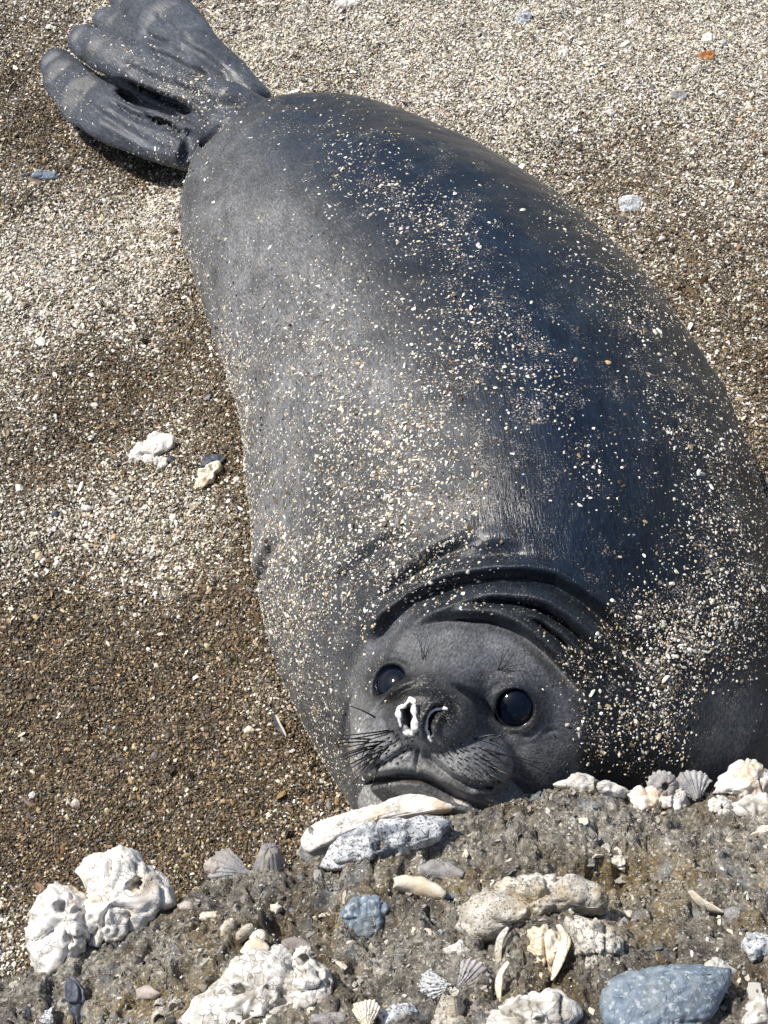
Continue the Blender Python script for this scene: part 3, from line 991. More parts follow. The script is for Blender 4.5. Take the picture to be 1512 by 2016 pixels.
PAL_DRY = np.array([(.82, .79, .71), (.68, .62, .50), (.50, .42, .30), (.33, .26, .17), (.18, .14, .09), (.10, .08, .055), (.40, .40, .41), (.06, .06, .065), (.50, .36, .22)])
W_DRY = np.array([.36, .26, .12, .07, .07, .05, .04, .03, .02])
PAL_WET = np.array([(.74, .70, .60), (.46, .36, .21), (.26, .18, .09), (.15, .10, .048), (.085, .056, .026), (.035, .025, .014), (.14, .13, .125), (.02, .02, .022), (.20, .10, .04)])
W_WET = np.array([.04, .07, .13, .22, .22, .17, .07, .06, .02])
def pick(pal, w, n, rng):
    i = rng.choice(len(pal), n, p=w / w.sum())
    return np.clip(pal[i] * rng.uniform(0.75, 1.25, (n, 1)) * rng.uniform(0.94, 1.06, (n, 3)), 0, 0.9)

rg = np.random.default_rng(3)
NG = 520000
gxp = rg.uniform(-1.25, 1.1, int(NG * 2.6)); gyp = rg.uniform(0.42, 2.75, int(NG * 2.6))
ppx, ppy, _ = to_px(np.stack([gxp, gyp, 0 * gxp], 1))
keep = (ppx > -190) & (ppx < 1700) & (ppy > -160) & (ppy < 2000)
gxp, gyp = gxp[keep], gyp[keep]
inside = body_bank(gxp, gyp) < -0.05
gxp, gyp = gxp[~inside][:NG], gyp[~inside][:NG]
gz = ground_z(gxp, gyp)
GP = np.stack([gxp, gyp, gz], 1)
e = 0.004
gn = np.stack([-(sand_z(gxp + e, gyp) - gz * 0 - sand_z(gxp - e, gyp)) / (2 * e), -(sand_z(gxp, gyp + e) - sand_z(gxp, gyp - e)) / (2 * e), np.ones_like(gxp)], 1)
gn /= np.linalg.norm(gn, axis=1)[:, None]
dm = damp_shade_at(GP)
sz = np.exp(rg.normal(math.log(0.0022), 0.45, len(GP))); sz = np.clip(sz, 0.0010, 0.006) * np.where(rg.uniform(size=len(sz)) < 0.006, 2.4, 1.0)
isdark = rg.uniform(size=len(GP)) < dm
tint = np.where(isdark[:, None], pick(PAL_WET, W_WET, len(GP), rg), pick(PAL_DRY, W_DRY, len(GP), rg))
sz = np.where(isdark, sz * 0.9, sz)
GP[:, 2] += sz * 0.12 + rg.uniform(0, 0.0016, len(GP))
scatter("shell_grains_on_beach", GP, gn, sz, tint, rg, 0.5, "loose shell grains and crushed shell covering the beach")
print("grains", len(GP), _time.time() - T0)

# grains stuck to the seal
me = body.data; me.calc_loop_triangles()
tri = np.empty(len(me.loop_triangles) * 3, np.int32); me.loop_triangles.foreach_get("vertices", tri); tri = tri.reshape(-1, 3)
A, B, Cc = V[tri[:, 0]], V[tri[:, 1]], V[tri[:, 2]]
cr_ = np.cross(B - A, Cc - A); area = np.linalg.norm(cr_, axis=1) / 2
w = spr[tri].mean(1) * (1 + 0.9 * fbm(A, 22, 3, 61)).clip(0.02) * (1 + 1.2 * fbm(A, 7, 2, 71)).clip(0.05)
w = w * (1 - 0.9 * (headm[tri].mean(1)) * smooth(1.6, .2, spr[tri].mean(1)))
vis = (cr_ * (CAM - A)).sum(1) / np.maximum(area, 1e-12) > -0.6
w = w * area * vis
NS = 31000
ti = rg.choice(len(w), NS, p=w / w.sum())
r1, r2 = np.sqrt(rg.uniform(size=NS)), rg.uniform(size=NS)
SPt = A[ti] * (1 - r1)[:, None] + B[ti] * (r1 * (1 - r2))[:, None] + Cc[ti] * (r1 * r2)[:, None]
sn = cr_[ti] / (2 * area[ti])[:, None]
for (C, g) in EYE_C:
    k = np.linalg.norm(SPt - C, axis=1) > EYE_R * 1.15
    SPt, sn = SPt[k], sn[k]
ssz = np.clip(np.exp(rg.normal(math.log(0.0016), 0.42, len(SPt))), 0.0008, 0.005)
tt_ = np.where((rg.uniform(size=len(SPt)) < 0.25)[:, None], pick(PAL_WET, W_WET, len(SPt), rg), pick(PAL_DRY[:5], W_DRY[:5], len(SPt), rg))
scatter("shell_grains_on_fur", SPt + sn * ssz[:, None] * 0.12, sn, ssz, tt_, rg, 0.3, "pale shell grains stuck all over the fur of the seal")
print("fur grains", _time.time() - T0)

# ------------------------------------------------------------------ whiskers and nostril crust
def surf_final(pts):
    P, ok = cast(pts, lo=1.0, hi=1.7, n=500)
    n = grad(f_base, P, 0.006); n /= np.linalg.norm(n, axis=1)[:, None]
    return P - n * crease_depth(P)[:, None], n

def tube(pts, rad, k=5):
    pts = np.asarray(pts); m = len(pts)
    t = np.gradient(pts, axis=0); t /= np.linalg.norm(t, axis=1)[:, None] + 1e-12
    ref = np.array([0.3, 0.2, 0.93])
    u = np.cross(t, ref); u /= np.linalg.norm(u, axis=1)[:, None] + 1e-12
    v = np.cross(t, u)
    a = np.linspace(0, 2 * math.pi, k, endpoint=False)
    VV = pts[:, None] + (u[:, None] * np.cos(a)[None, :, None] + v[:, None] * np.sin(a)[None, :, None]) * np.asarray(rad)[:, None, None]
    VV = VV.reshape(-1, 3)
    FF = []
    for i in range(m - 1):
        for j in range(k):
            FF.append([i * k + j, i * k + (j + 1) % k, (i + 1) * k + (j + 1) % k, (i + 1) * k + j])
    FF.append(list(range(k))[::-1]); FF.append([(m - 1) * k + j for j in range(k)])
    return VV, FF

rw = np.random.default_rng(12)
def whisker(bx, by, tx, ty, r0=0.00075, lift=0.012, sag=0.1, seg=9):
    P, n = surf_final([(bx, by)])
    P, n = P[0], n[0]
    dep = (P - CAM) @ C_F
    d = (C_R * (tx - bx) - C_U * (ty - by)) * MM * dep
    L = np.linalg.norm(d)
    side = np.cross(d / L, n)
    t = np.linspace(0, 1, seg)[:, None]
    pts = P - n * 0.001 + d * t + n * (lift * 4 * t * (1 - 0.55 * t)) * 0.6 + np.array([0, 0, -1.0]) * (sag * L * t * t) + side * (0.06 * L * t * (1 - t) * rw.uniform(-1, 1))
    VV, FF = tube(pts, r0 * (1 - 0.75 * t[:, 0]))
    mesh_obj("whisker", VV, FF, MAT_WHISK, seal)
zz = lambda x, y: (640 + x / 3.287, 1260 + y / 3.287)
for (a, b) in [((330, 500), (165, 470)), ((450, 590), (70, 600)), ((420, 585), (90, 575)), ((290, 655), (0, 720)), ((360, 670), (20, 800)), ((330, 690), (0, 850)), ((320, 730), (30, 890)),
               ((380, 700), (70, 910)), ((350, 745), (140, 900)), ((370, 740), (165, 950)), ((300, 640), (10, 690)), ((290, 780), (240, 915)), ((345, 800), (325, 925)), ((400, 650), (60, 740)),
               ((270, 700), (60, 810)), ((420, 690), (110, 870))]:
    whisker(*zz(*a), *zz(*b), r0=0.0009)
for (a, b) in [((1060, 650), (1210, 662)), ((980, 690), (1430, 890)), ((1060, 735), (1340, 825)), ((1060, 815), (1350, 945)), ((1120, 920), (1250, 1010)), ((1080, 830), (1220, 890)),
               ((1000, 760), (1380, 880)), ((1040, 860), (1300, 960)), ((960, 640), (1140, 655))]:
    whisker(*zz(*a), *zz(*b), r0=0.0009)
for (cx_, cy_, ax_, ay_, an_, n_, sx_) in [(912, 1494, 82, 30, 32, 46, 1), (768, 1476, 52, 30, -20, 36, -1)]:     # short bristles lying back on the pads
    for i in range(n_):
        q_ = i / n_; rad_ = math.sqrt(q_); th_ = i * 2.39996
        u_, v_ = ax_ * rad_ * math.cos(th_), ay_ * rad_ * math.sin(th_); c_, s_ = math.cos(math.radians(an_)), math.sin(math.radians(an_))
        bx_, by_ = cx_ + u_ * c_ - v_ * s_, cy_ + u_ * s_ + v_ * c_
        whisker(bx_, by_, bx_ + sx_ * rw.uniform(6, 11), by_ + rw.uniform(3, 6), r0=0.0008, lift=0.0035, sag=0, seg=4)
for (b, tips) in [((836, 1298), [(823, 1246), (834, 1242), (849, 1248), (858, 1258)]), ((982, 1322), [(1003, 1270), (1016, 1280), (1031, 1294), (1038, 1308), (992, 1268)])]:
    for tp in tips:
        whisker(b[0] + rw.uniform(-5, 5), b[1] + rw.uniform(-4, 4), tp[0], tp[1], r0=0.00045, lift=0.004, sag=0)

def crust(poly, rad, closed, seed):
    pl = dens([zz(*p) for p in poly], 3)
    P, n = cast(pl, lo=1.0, hi=1.7, n=500)[0], None
    n = grad(f_base, P, 0.006); n /= np.linalg.norm(n, axis=1)[:, None]
    P = P - n * (np.minimum(crease_depth(P), 0.003)[:, None] - 0.0002)
    r = rad * (1 + 0.9 * fbm(P, 190, 2, seed))
    P = P - n * (rad * 0.35)
    VV, FF = tube(P, r, 8)
    VV = VV + 0.0006 * np.stack([noise3(VV, 500, seed + k) for k in range(3)], -1)
    o = mesh_obj("salt_crust", VV, FF, MAT_CRUST, seal)
    return o
crust([(486, 440), (515, 425), (535, 405), (552, 382), (578, 400), (580, 445), (592, 500), (590, 560), (578, 600), (548, 615), (520, 590), (504, 540), (497, 490), (486, 440)], 0.0027, True, 3)
crust([(792, 448), (760, 440), (715, 446), (675, 470), (655, 520), (648, 580), (668, 630), (690, 655)], 0.0014, False, 5)
print("whiskers", _time.time() - T0)

# ------------------------------------------------------------------ the shelly rock ledge in front
EDGE = [(-900, 2350), (-500, 2180), (-200, 2010), (0, 1930), (70, 1900), (150, 1862), (250, 1820), (330, 1775), (390, 1738), (440, 1718), (520, 1700), (590, 1692), (650, 1668), (700, 1640), (760, 1618),
        (830, 1604), (880, 1600), (935, 1593), (1000, 1572), (1060, 1552), (1130, 1545), (1230, 1566), (1330, 1570), (1420, 1548), (1512, 1560), (1650, 1565), (1900, 1600), (2300, 1700)]
ZE = 0.365
EP = np.array([at_z(x, y, ZE) for x, y in EDGE])
def edge_y(x):
    return np.interp(x, EP[:, 0], EP[:, 1]) 
HOLL = [(1190, 1745, 120, 60, -.034), (1000, 1700, 80, 30, .006), (1300, 1720, 60, 50, -.012), (130, 1975, 60, 50, -.02), (520, 1760, 100, 40, -.008), (330, 1900, 80, 50, .006), (720, 1880, 100, 80, -.008), (1080, 1900, 110, 60, .012), (1400, 1660, 120, 50, .006)]
HOLL3 = []
for (x, y, rx, ry, h) in HOLL:
    p = at_z(x, y, 0.44); HOLL3.append((p[0], p[1], rx * .42e-3, ry * .55e-3, h))
def rock_h(x, y):
    x = np.asarray(x, float); y = np.asarray(y, float)
    v = np.maximum(edge_y(x) - y, 0)
    z = ZE - 0.012 + 0.62 * v - 0.28 * np.maximum(v - 0.25, 0) + 0.012 * smooth(0, .03, v)
    P = np.stack([x, y, x * 0], -1)
    z = z + smooth(0, .02, v) * (0.026 * fbm(P, 8, 3, 101) + 0.014 * fbm(P, 22, 3, 105, ridged=True))
    for (cx, cy, rx, ry, h) in HOLL3:
        z = z + h * np.exp(-((x - cx) / rx) ** 2 - ((y - cy) / ry) ** 2)
    return z
gxr = graded(-0.44, 0.44, 0.0021, 1.6, 14)
vin = np.concatenate([np.arange(0, 0.30, 0.0021), 0.30 + np.geomspace(0.004, 0.5, 14)])
drop = np.array([1.0, .9, .8, .7, .6, .5, .42, .35, .28, .22, .17, .13, .09, .06, .035, .015])
cols_ = []
for dr in drop:
    yy = edge_y(gxr) + 0.012 * np.sin(dr * 3.0) - 0.05 * dr
    zz_ = ZE - 0.012 - dr * (ZE + 0.03)
    cols_.append(np.stack([gxr, yy, np.full_like(gxr, 1.0) * zz_], -1))
for v in vin:
    yy = edge_y(gxr) - v
    cols_.append(np.stack([gxr, yy, rock_h(gxr, yy)], -1))
RG = np.stack(cols_, 1)
RV = RG.reshape(-1, 3)
def rough(P, amp=1.0):
    """pitted, crumbly fine relief"""
    n = fbm(P, 45, 3, 131, ridged=True) * 0.0075 + fbm(P, 120, 2, 137) * 0.0045 + noise3(P, 350, 139) * 0.0014
    c = np.abs(noise3(P, 42, 151)); n = n - 0.009 * smooth(.14, .0, c)
    return n * amp
dirn = np.array([0, 0.42, 0.9])
RV = RV + dirn * rough(RV)[:, None] + 0.0012 * np.stack([noise3(RV, 300, 161 + k) for k in range(3)], -1)

def make_rock_mat():
    m, nt, b = new_mat("shell_conglomerate")
    p = pos(nt)
    def nz(sc, det=4.0, off=0, ro=0.6):
        mp = N(nt, "ShaderNodeMapping"); mp.inputs["Location"].default_value = (off, off * 2, 0); nt.links.new(p, mp.inputs["Vector"])
        n = N(nt, "ShaderNodeTexNoise", i_Scale=sc, i_Detail=det, i_Roughness=ro); nt.links.new(mp.outputs[0], n.inputs["Vector"]); return n.outputs[0]
    base = ramp(nt, nz(90, 6, 0, .75), [(0.30, (0.045, 0.042, 0.038)), (0.43, (0.14, 0.13, 0.115)), (0.56, (0.29, 0.27, 0.235)), (0.70, (0.54, 0.51, 0.46))])
    ochre = ramp(nt, nz(150, 4, 3), [(0.3, (0.07, 0.05, 0.022)), (0.6, (0.25, 0.185, 0.095)), (0.8, (0.42, 0.35, 0.22))])
    f1 = ramp(nt, nz(16, 3, 7), [(0.48, (0, 0, 0)), (0.62, (0.75, 0.75, 0.75))])
    c = mixc(nt, f1, base, ochre)
    oc = N(nt, "ShaderNodeAttribute", attribute_name="ochre").outputs["Fac"]
    c = mixc(nt, maths(nt, 'MULTIPLY', oc, maths(nt, 'ADD', 0.35, nz(60, 4, 21)), clamp=True), c, ochre)
    v = N(nt, "ShaderNodeTexVoronoi", i_Scale=420.0); nt.links.new(p, v.inputs["Vector"])
    sep = N(nt, "ShaderNodeSeparateColor"); nt.links.new(v.outputs["Color"], sep.inputs[0])
    c = mixc(nt, ramp(nt, sep.outputs[0], [(0.92, (0, 0, 0)), (0.93, (0.7, 0.7, 0.7))]), c, (0.58, 0.56, 0.51, 1))
    c = mixc(nt, ramp(nt, sep.outputs[1], [(0.90, (0, 0, 0)), (0.92, (0.8, 0.8, 0.8))]), c, (0.05, 0.055, 0.065, 1))
    g = ramp(nt, nz(30, 5, 12), [(0.55, (0, 0, 0)), (0.66, (0.6, 0.6, 0.6))])
    c = mixc(nt, g, c, (0.20, 0.22, 0.25, 1))
    sp = ramp(nt, nz(420, 3, 33, .7), [(0.57, (0, 0, 0)), (0.66, (0.75, 0.75, 0.75))])
    c = mixc(nt, sp, c, (0.62, 0.59, 0.53, 1))
    c = mixc(nt, 1.0, c, ramp(nt, nz(11, 4, 41), [(0.36, (0.62, 0.60, 0.58)), (0.62, (1.25, 1.25, 1.22))]), 'MULTIPLY')
    nt.links.new(c, b.inputs["Base Color"])
    b.inputs["Roughness"].default_value = 0.85
    b.inputs["Specular IOR Level"].default_value = 0.25
    nb = bump(nt, nz(260, 6, 1, .8), 0.9, 0.004)
    nb = bump(nt, v.outputs["Distance"], 0.5, 0.0015, nb)
    nt.links.new(nb, b.inputs["Normal"])
    return m
MAT_ROCK = make_rock_mat()
_rx, _ry, _ = to_px(RV)
och = np.clip(sum(w_ * np.exp(-((_rx - x) / a) ** 2 - ((_ry - y) / b_) ** 2) for (x, y, a, b_, w_) in
      [(1170, 1735, 120, 50, 1.2), (1290, 1700, 60, 40, .8), (400, 1960, 110, 60, .8), (720, 1705, 60, 30, .8), (1040, 1960, 60, 40, .8), (1330, 1960, 60, 50, .3), (250, 1985, 90, 40, .8), (1380, 1580, 60, 20, .7), (520, 1830, 60, 30, .5)]), 0, 1)
rock = mesh_obj("rock_ledge", RV, grid_faces(RG.shape[0], RG.shape[1]), MAT_ROCK, origin=(0, 0.3, 0), attrs={"ochre": och})
tag(rock, kind="structure", label="rough grey brown shelly rock ledge in front of the seal")

def rock_pt(px, py):
    d = ray(px, py); t = np.linspace(0.8, 1.9, 700)
    P = CAM + d * t[:, None]
    v = P[:, 2] - np.where(P[:, 1] <= edge_y(P[:, 0]), rock_h(P[:, 0], P[:, 1]), -1)
    i = int(np.argmax(v < 0))
    if not (v < 0).any() or i == 0: return at_z(px, py, ZE)
    f = v[i - 1] / (v[i - 1] - v[i])
    return P[i - 1] + (P[i] - P[i - 1]) * f
def rock_n(p):
    e = 0.01
    a = np.array([-(rock_h(p[0] + e, p[1]) - rock_h(p[0] - e, p[1])) / (2 * e), -(rock_h(p[0], p[1] + e) - rock_h(p[0], p[1] - e)) / (2 * e), 1.0])
    return a / np.linalg.norm(a)
print("rock", _time.time() - T0)

# ------------------------------------------------------------------ shell and barnacle materials
def shell_mat(name, cols, crack=170.0, crackw=0.045, bs=0.7, patch=None, spec=None, rough=0.7, fine=420.0):
    m, nt, b = new_mat(name)
    tc = N(nt, "ShaderNodeTexCoord")
    p = tc.outputs["Object"]
    def nz(sc, det=4.0, off=0.0, ro=0.6):
        mp = N(nt, "ShaderNodeMapping"); mp.inputs["Location"].default_value = (off, off * 2, off); nt.links.new(p, mp.inputs["Vector"])
        n = N(nt, "ShaderNodeTexNoise", i_Scale=sc, i_Detail=det, i_Roughness=ro); nt.links.new(mp.outputs[0], n.inputs["Vector"]); return n
    n1 = nz(70, 5)
    c = ramp(nt, n1.outputs[0], [(0.28, cols[0]), (0.5, cols[1]), (0.72, cols[2])])
    if patch:
        c = mixc(nt, ramp(nt, nz(28, 3, 5).outputs[0], [(0.52, (0, 0, 0)), (0.64, (0.8, 0.8, 0.8))]), c, patch)
    wv = N(nt, "ShaderNodeVectorMath", operation='MULTIPLY_ADD'); nt.links.new(nz(60, 3, 9).outputs["Color"], wv.inputs[0]); wv.inputs[1].default_value = (0.012,) * 3; nt.links.new(p, wv.inputs[2])
    v = N(nt, "ShaderNodeTexVoronoi", i_Scale=crack, feature='DISTANCE_TO_EDGE'); nt.links.new(wv.outputs[0], v.inputs["Vector"])
    br = nz(45, 3, 15).outputs[0]
    ck = maths(nt, 'MULTIPLY', ramp(nt, v.outputs["Distance"], [(0.0, (1, 1, 1)), (crackw, (0, 0, 0))]), ramp(nt, br, [(0.42, (0, 0, 0)), (0.58, (1, 1, 1))]))
    c = mixc(nt, maths(nt, 'MULTIPLY', ck, 0.12 if name == 'blue_grey_stone' else 0.5), c, (0.07, 0.062, 0.055, 1))
    if spec:
        s_ = N(nt, "ShaderNodeTexNoise", i_Scale=fine, i_Detail=2.0); nt.links.new(p, s_.inputs["Vector"])
        c = mixc(nt, ramp(nt, s_.outputs[0], [(0.56, (0, 0, 0)), (0.64, (0.85, 0.85, 0.85))]), c, spec)
    nt.links.new(c, b.inputs["Base Color"])
    b.inputs["Roughness"].default_value = rough
    b.inputs["Specular IOR Level"].default_value = 0.3
    nb = bump(nt, nz(240, 6, 2, .7).outputs[0], bs, 0.0025)
    nb = bump(nt, ck, 0.6, -0.0015, nb)
    nt.links.new(nb, b.inputs["Normal"])
    return m
W3 = [(0.50, 0.48, 0.45), (0.74, 0.72, 0.68), (0.84, 0.83, 0.80)]
M_WHITE = shell_mat("white_barnacle", W3, 150, .05, .6, (0.60, 0.47, 0.34, 1))
M_CHALK = shell_mat("chalky_barnacle", [(0.34, 0.32, 0.29), (0.70, 0.68, 0.64), (0.84, 0.83, 0.80)], 110, .06, .8, (0.30, 0.27, 0.22, 1))
M_TAN = shell_mat("tan_barnacle", [(0.32, 0.29, 0.24), (0.58, 0.55, 0.49), (0.76, 0.73, 0.68)], 120, .04, .9, (0.42, 0.34, 0.21, 1), (0.16, 0.14, 0.11, 1))
M_GREYB = shell_mat("grey_barnacle", [(0.16, 0.15, 0.15), (0.34, 0.33, 0.33), (0.55, 0.54, 0.52)], 140, .05, .8, (0.25, 0.2, 0.17, 1))
M_BLUE = shell_mat("blue_grey_stone", [(0.09, 0.12, 0.16), (0.17, 0.22, 0.28), (0.32, 0.37, 0.42)], 60, .02, .7, (0.24, 0.27, 0.29, 1), (0.42, 0.46, 0.48, 1), .6, 260.)
M_SPECK = shell_mat("speckled_barnacle", [(0.42, 0.44, 0.46), (0.66, 0.68, 0.70), (0.82, 0.82, 0.82)], 200, .08, 1.0, (0.12, 0.15, 0.20, 1), (0.06, 0.07, 0.09, 1))
M_CREAM = shell_mat("cream_shell", [(0.55, 0.45, 0.33), (0.72, 0.66, 0.55), (0.84, 0.80, 0.72)], 60, .02, .4, (0.70, 0.58, 0.42, 1), None, .5)
M_GREYS = shell_mat("grey_shell", [(0.13, 0.13, 0.14), (0.27, 0.27, 0.28), (0.46, 0.45, 0.44)], 60, .02, .5, (0.34, 0.31, 0.28, 1), None, .5)
M_MUSS = shell_mat("mussel_shell", [(0.03, 0.035, 0.05), (0.08, 0.09, 0.12), (0.22, 0.24, 0.28)], 60, .02, .5, None, None, .4)
M_PINK = shell_mat("pinkish_pebble", [(0.30, 0.25, 0.22), (0.42, 0.37, 0.34), (0.55, 0.50, 0.46)], 40, .01, .3, None, None, .6)
M_ORANGE = shell_mat("rusty_shell", [(0.18, 0.07, 0.02), (0.35, 0.14, 0.04), (0.5, 0.25, 0.1)], 60, .02, .4, None, None, .6)
M_DARKIN = simple_mat("hole_lining", (0.05, 0.042, 0.035), 0.9, 0.2, 0, 0.5, 300, 0.5, 0.002)

# ------------------------------------------------------------------ shell builders
def frame_at(p, n):
    """axes right / up / out for a piece lying on a surface with normal n, seen the photo's way up"""
    n = n / np.linalg.norm(n)
    r = C_R - n * (C_R @ n); r /= np.linalg.norm(r)
    u = np.cross(n, r)
    return r, u, n

def lump(name, poly, mat, thick=0.02, seed=0, rough_amp=1.0, holes=(), grooves=(), pt=None, nrm=None, parent=None, origin=None, bumpf=45, nu=96, nv=44, sink=0.35, terr=0.0, flatp=2.4):
    """solid lump whose outline was measured from the photograph; real thickness, pits and cracks"""
    poly = np.array(poly, float)
    A = 0; cx = 0; cy = 0
    for (x0, y0), (x1, y1) in zip(poly, np.roll(poly, -1, 0)):
        k = x0 * y1 - x1 * y0; A += k; cx += (x0 + x1) * k; cy += (y0 + y1) * k
    cx /= 3 * A; cy /= 3 * A
    p = rock_pt(cx, cy) if pt is None else np.asarray(pt, float)
    n0 = rock_n(p) if nrm is None else np.asarray(nrm, float)
    n = n0 * 0.45 - C_F * 0.55; n /= np.linalg.norm(n)
    r, u, n = frame_at(p, n)
    def plane(px, py):          # photo point -> coordinates in the plane of the piece
        d = ray(px, py); t = ((p - CAM) @ n) / (d @ n)
        q = CAM + d * t - p
        return np.array([q @ r, q @ u])
    pl = []
    for (x0, y0), (x1, y1) in zip(poly, np.roll(poly, -1, 0)):
        for k in range(6):
            pl.append(plane(x0 + (x1 - x0) * k / 6, y0 + (y1 - y0) * k / 6))
    pl = np.array(pl)
    an = np.arctan2(pl[:, 1], pl[:, 0]); rad = np.hypot(pl[:, 0], pl[:, 1])
    o = np.argsort(an); an, rad = an[o], rad[o]
    th = np.linspace(-math.pi, math.pi, nu, endpoint=False); ph = np.linspace(0.0, math.pi, nv)
    R = np.interp(th, an, rad, period=2 * math.pi)
    T_, P_ = np.meshgrid(th, ph, indexing='ij')
    sp = np.abs(np.sin(P_)) ** (2 / flatp); cp = np.sign(np.cos(P_)) * np.abs(np.cos(P_)) ** (2 / flatp)
    X_ = R[:, None] * sp * np.cos(T_); Y_ = R[:, None] * sp * np.sin(T_); Z_ = thick * cp
    Q = np.stack([X_, Y_, Z_], -1).reshape(-1, 3)
    nl = Q / np.array([R.mean() ** 2, R.mean() ** 2, thick ** 2]); nl /= np.linalg.norm(nl, axis=1)[:, None] + 1e-9
    sdv = seed * 3.17
    S = Q + sdv
    top = Q[:, 2] > -0.3 * thick
    size = R.mean()
    h = 0.22 * size * fbm(S, 0.8 / size, 3, 200 + seed) * 0.7 + 0.0028 * rough_amp * fbm(S, 90, 3, 210 + seed, ridged=True) + 0.0016 * rough_amp * noise3(S, 230, 220 + seed)
    cell = np.abs(noise3(S, bumpf, 230 + seed)); h = h - 0.0045 * rough_amp * smooth(.14, 0, cell)
    if terr: h = h + terr * np.sin((Q[:, 1] + 0.3 * Q[:, 0] + 0.004 * fbm(S, 60, 2, 5)) * 900)
    Q2 = Q + nl * h[:, None]
    for (hx, hy, hr) in holes:
        c = plane(hx, hy); rr = hr * MM * ((p - CAM) @ C_F)
        d = np.hypot(Q2[:, 0] - c[0], (Q2[:, 1] - c[1]) * (1 + 0.35 * math.sin(hx))) * (1 + 0.30 * noise3(np.stack([(Q2[:, 0] - c[0]) / rr + hx, (Q2[:, 1] - c[1]) / rr, 0 * Q2[:, 0]], -1), 1.1, 7))
        # pull nearby vertices so the rim is crisp, then sink the inside
        ins = top & (Q2[:, 2] > 0)
        dep = 2.4 * rr * smooth(1.15, 0.72, d / rr) - 0.35 * rr * np.exp(-((d / rr - 1.35) / 0.3) ** 2)
        Q2[ins, 2] -= dep[ins]
    for (gp, gr) in grooves:
        g2 = np.array([plane(*q) for q in dens(gp, 5)]); rr = gr * MM * ((p - CAM) @ C_F)
        d = np.min(np.hypot(Q2[:, None, 0] - g2[None, :, 0], Q2[:, None, 1] - g2[None, :, 1]), axis=1)
        ins = top & (Q2[:, 2] > 0)
        Q2[ins, 2] -= (2.2 * rr * np.exp(-(d / rr) ** 2))[ins]
    W = p + Q2[:, :1] * r + Q2[:, 1:2] * u + (Q2[:, 2:3] + thick * (1 - 2 * sink) * 0.5) * n
    if parent is not None:
        return mesh_obj(name, W, grid_faces(nu, nv, True), mat, parent)
    return mesh_obj(name, W, grid_faces(nu, nv, True), mat, origin=p if origin is None else origin)

def solid(name, top, nu, nv, mat, thick, parent=None, origin=None, closed_u=False):
    """a curved plate with real thickness from a grid of points"""
    G = np.asarray(top).reshape(nu, nv, 3)
    du = np.gradient(G, axis=0); dv = np.gradient(G, axis=1)
    nn = np.cross(du, dv); nn /= np.linalg.norm(nn, axis=-1)[..., None] + 1e-12
    Bm = G - nn * thick
    VV = np.concatenate([G.reshape(-1, 3), Bm.reshape(-1, 3)])
    n = nu * nv
    f = grid_faces(nu, nv).tolist(); fb = [[a + n for a in q[::-1]] for q in f]
    side = []
    ring = [i * nv for i in range(nu)] + [(nu - 1) * nv + j for j in range(1, nv)] + [i * nv + nv - 1 for i in range(nu - 2, -1, -1)] + [j for j in range(nv - 2, 0, -1)]
    for a, b in zip(ring, ring[1:] + ring[:1]):
        side.append([b, a, a + n, b + n])
    return mesh_obj(name, VV, f + fb + side, mat, parent, origin=origin)

def fan(name, hx, hy, tx, ty, spread, mat, ribs=11, thick=0.0012, dome=0.18, pt=None, tilt=0.3, parent=None, seed=0, amp=0.0008, lift=0.004, scallop=True):
    """ribbed fan-shaped shell: hinge at one photo point, far edge at another"""
    p = rock_pt(hx, hy) if pt is None else np.asarray(pt, float)
    n = rock_n(p) * tilt - C_F * (1 - tilt); n /= np.linalg.norm(n)
    r, u, n = frame_at(p, n)
    def plane(px, py):
        d = ray(px, py); t = ((p - CAM) @ n) / (d @ n); q = CAM + d * t - p
        return np.array([q @ r, q @ u])
    tip = plane(tx, ty); L = np.hypot(*tip); a0 = math.atan2(tip[1], tip[0])
    nu, nv = ribs * 8 + 1, 22
    uu = np.linspace(-1, 1, nu); vv = np.linspace(0.04, 1, nv)
    U_, V_ = np.meshgrid(uu, vv, indexing='ij')
    ang = a0 + U_ * math.radians(spread) 
    edge = (1 - 0.22 * np.abs(U_) ** 2.5) * (1 + (0.02 * np.cos(U_ * math.pi * ribs) if scallop else 0))
    S = np.stack([U_ * 2 + seed, V_, 0 * U_], -1)
    rr = L * V_ * edge * (1 + 0.05 * noise3(S, 2.5, seed))
    z = dome * L * (1 - (V_ * 0.9) ** 2) * (1 - 0.6 * U_ ** 2) + amp * np.cos(U_ * math.pi * ribs) * np.sqrt(V_) * 1.0 + 0.0006 * noise3(S, 9, seed + 4) - 0.0007 * smooth(0.2, 0, np.abs(((V_ * 7 + 0.3 * noise3(S, 2, seed)) % 1) - .5))
    top = p + (rr * np.cos(ang))[..., None] * r + (rr * np.sin(ang))[..., None] * u + (z + lift)[..., None] * n
    return solid(name, top[::-1], nu, nv, mat, thick, parent, None if parent is not None else p)

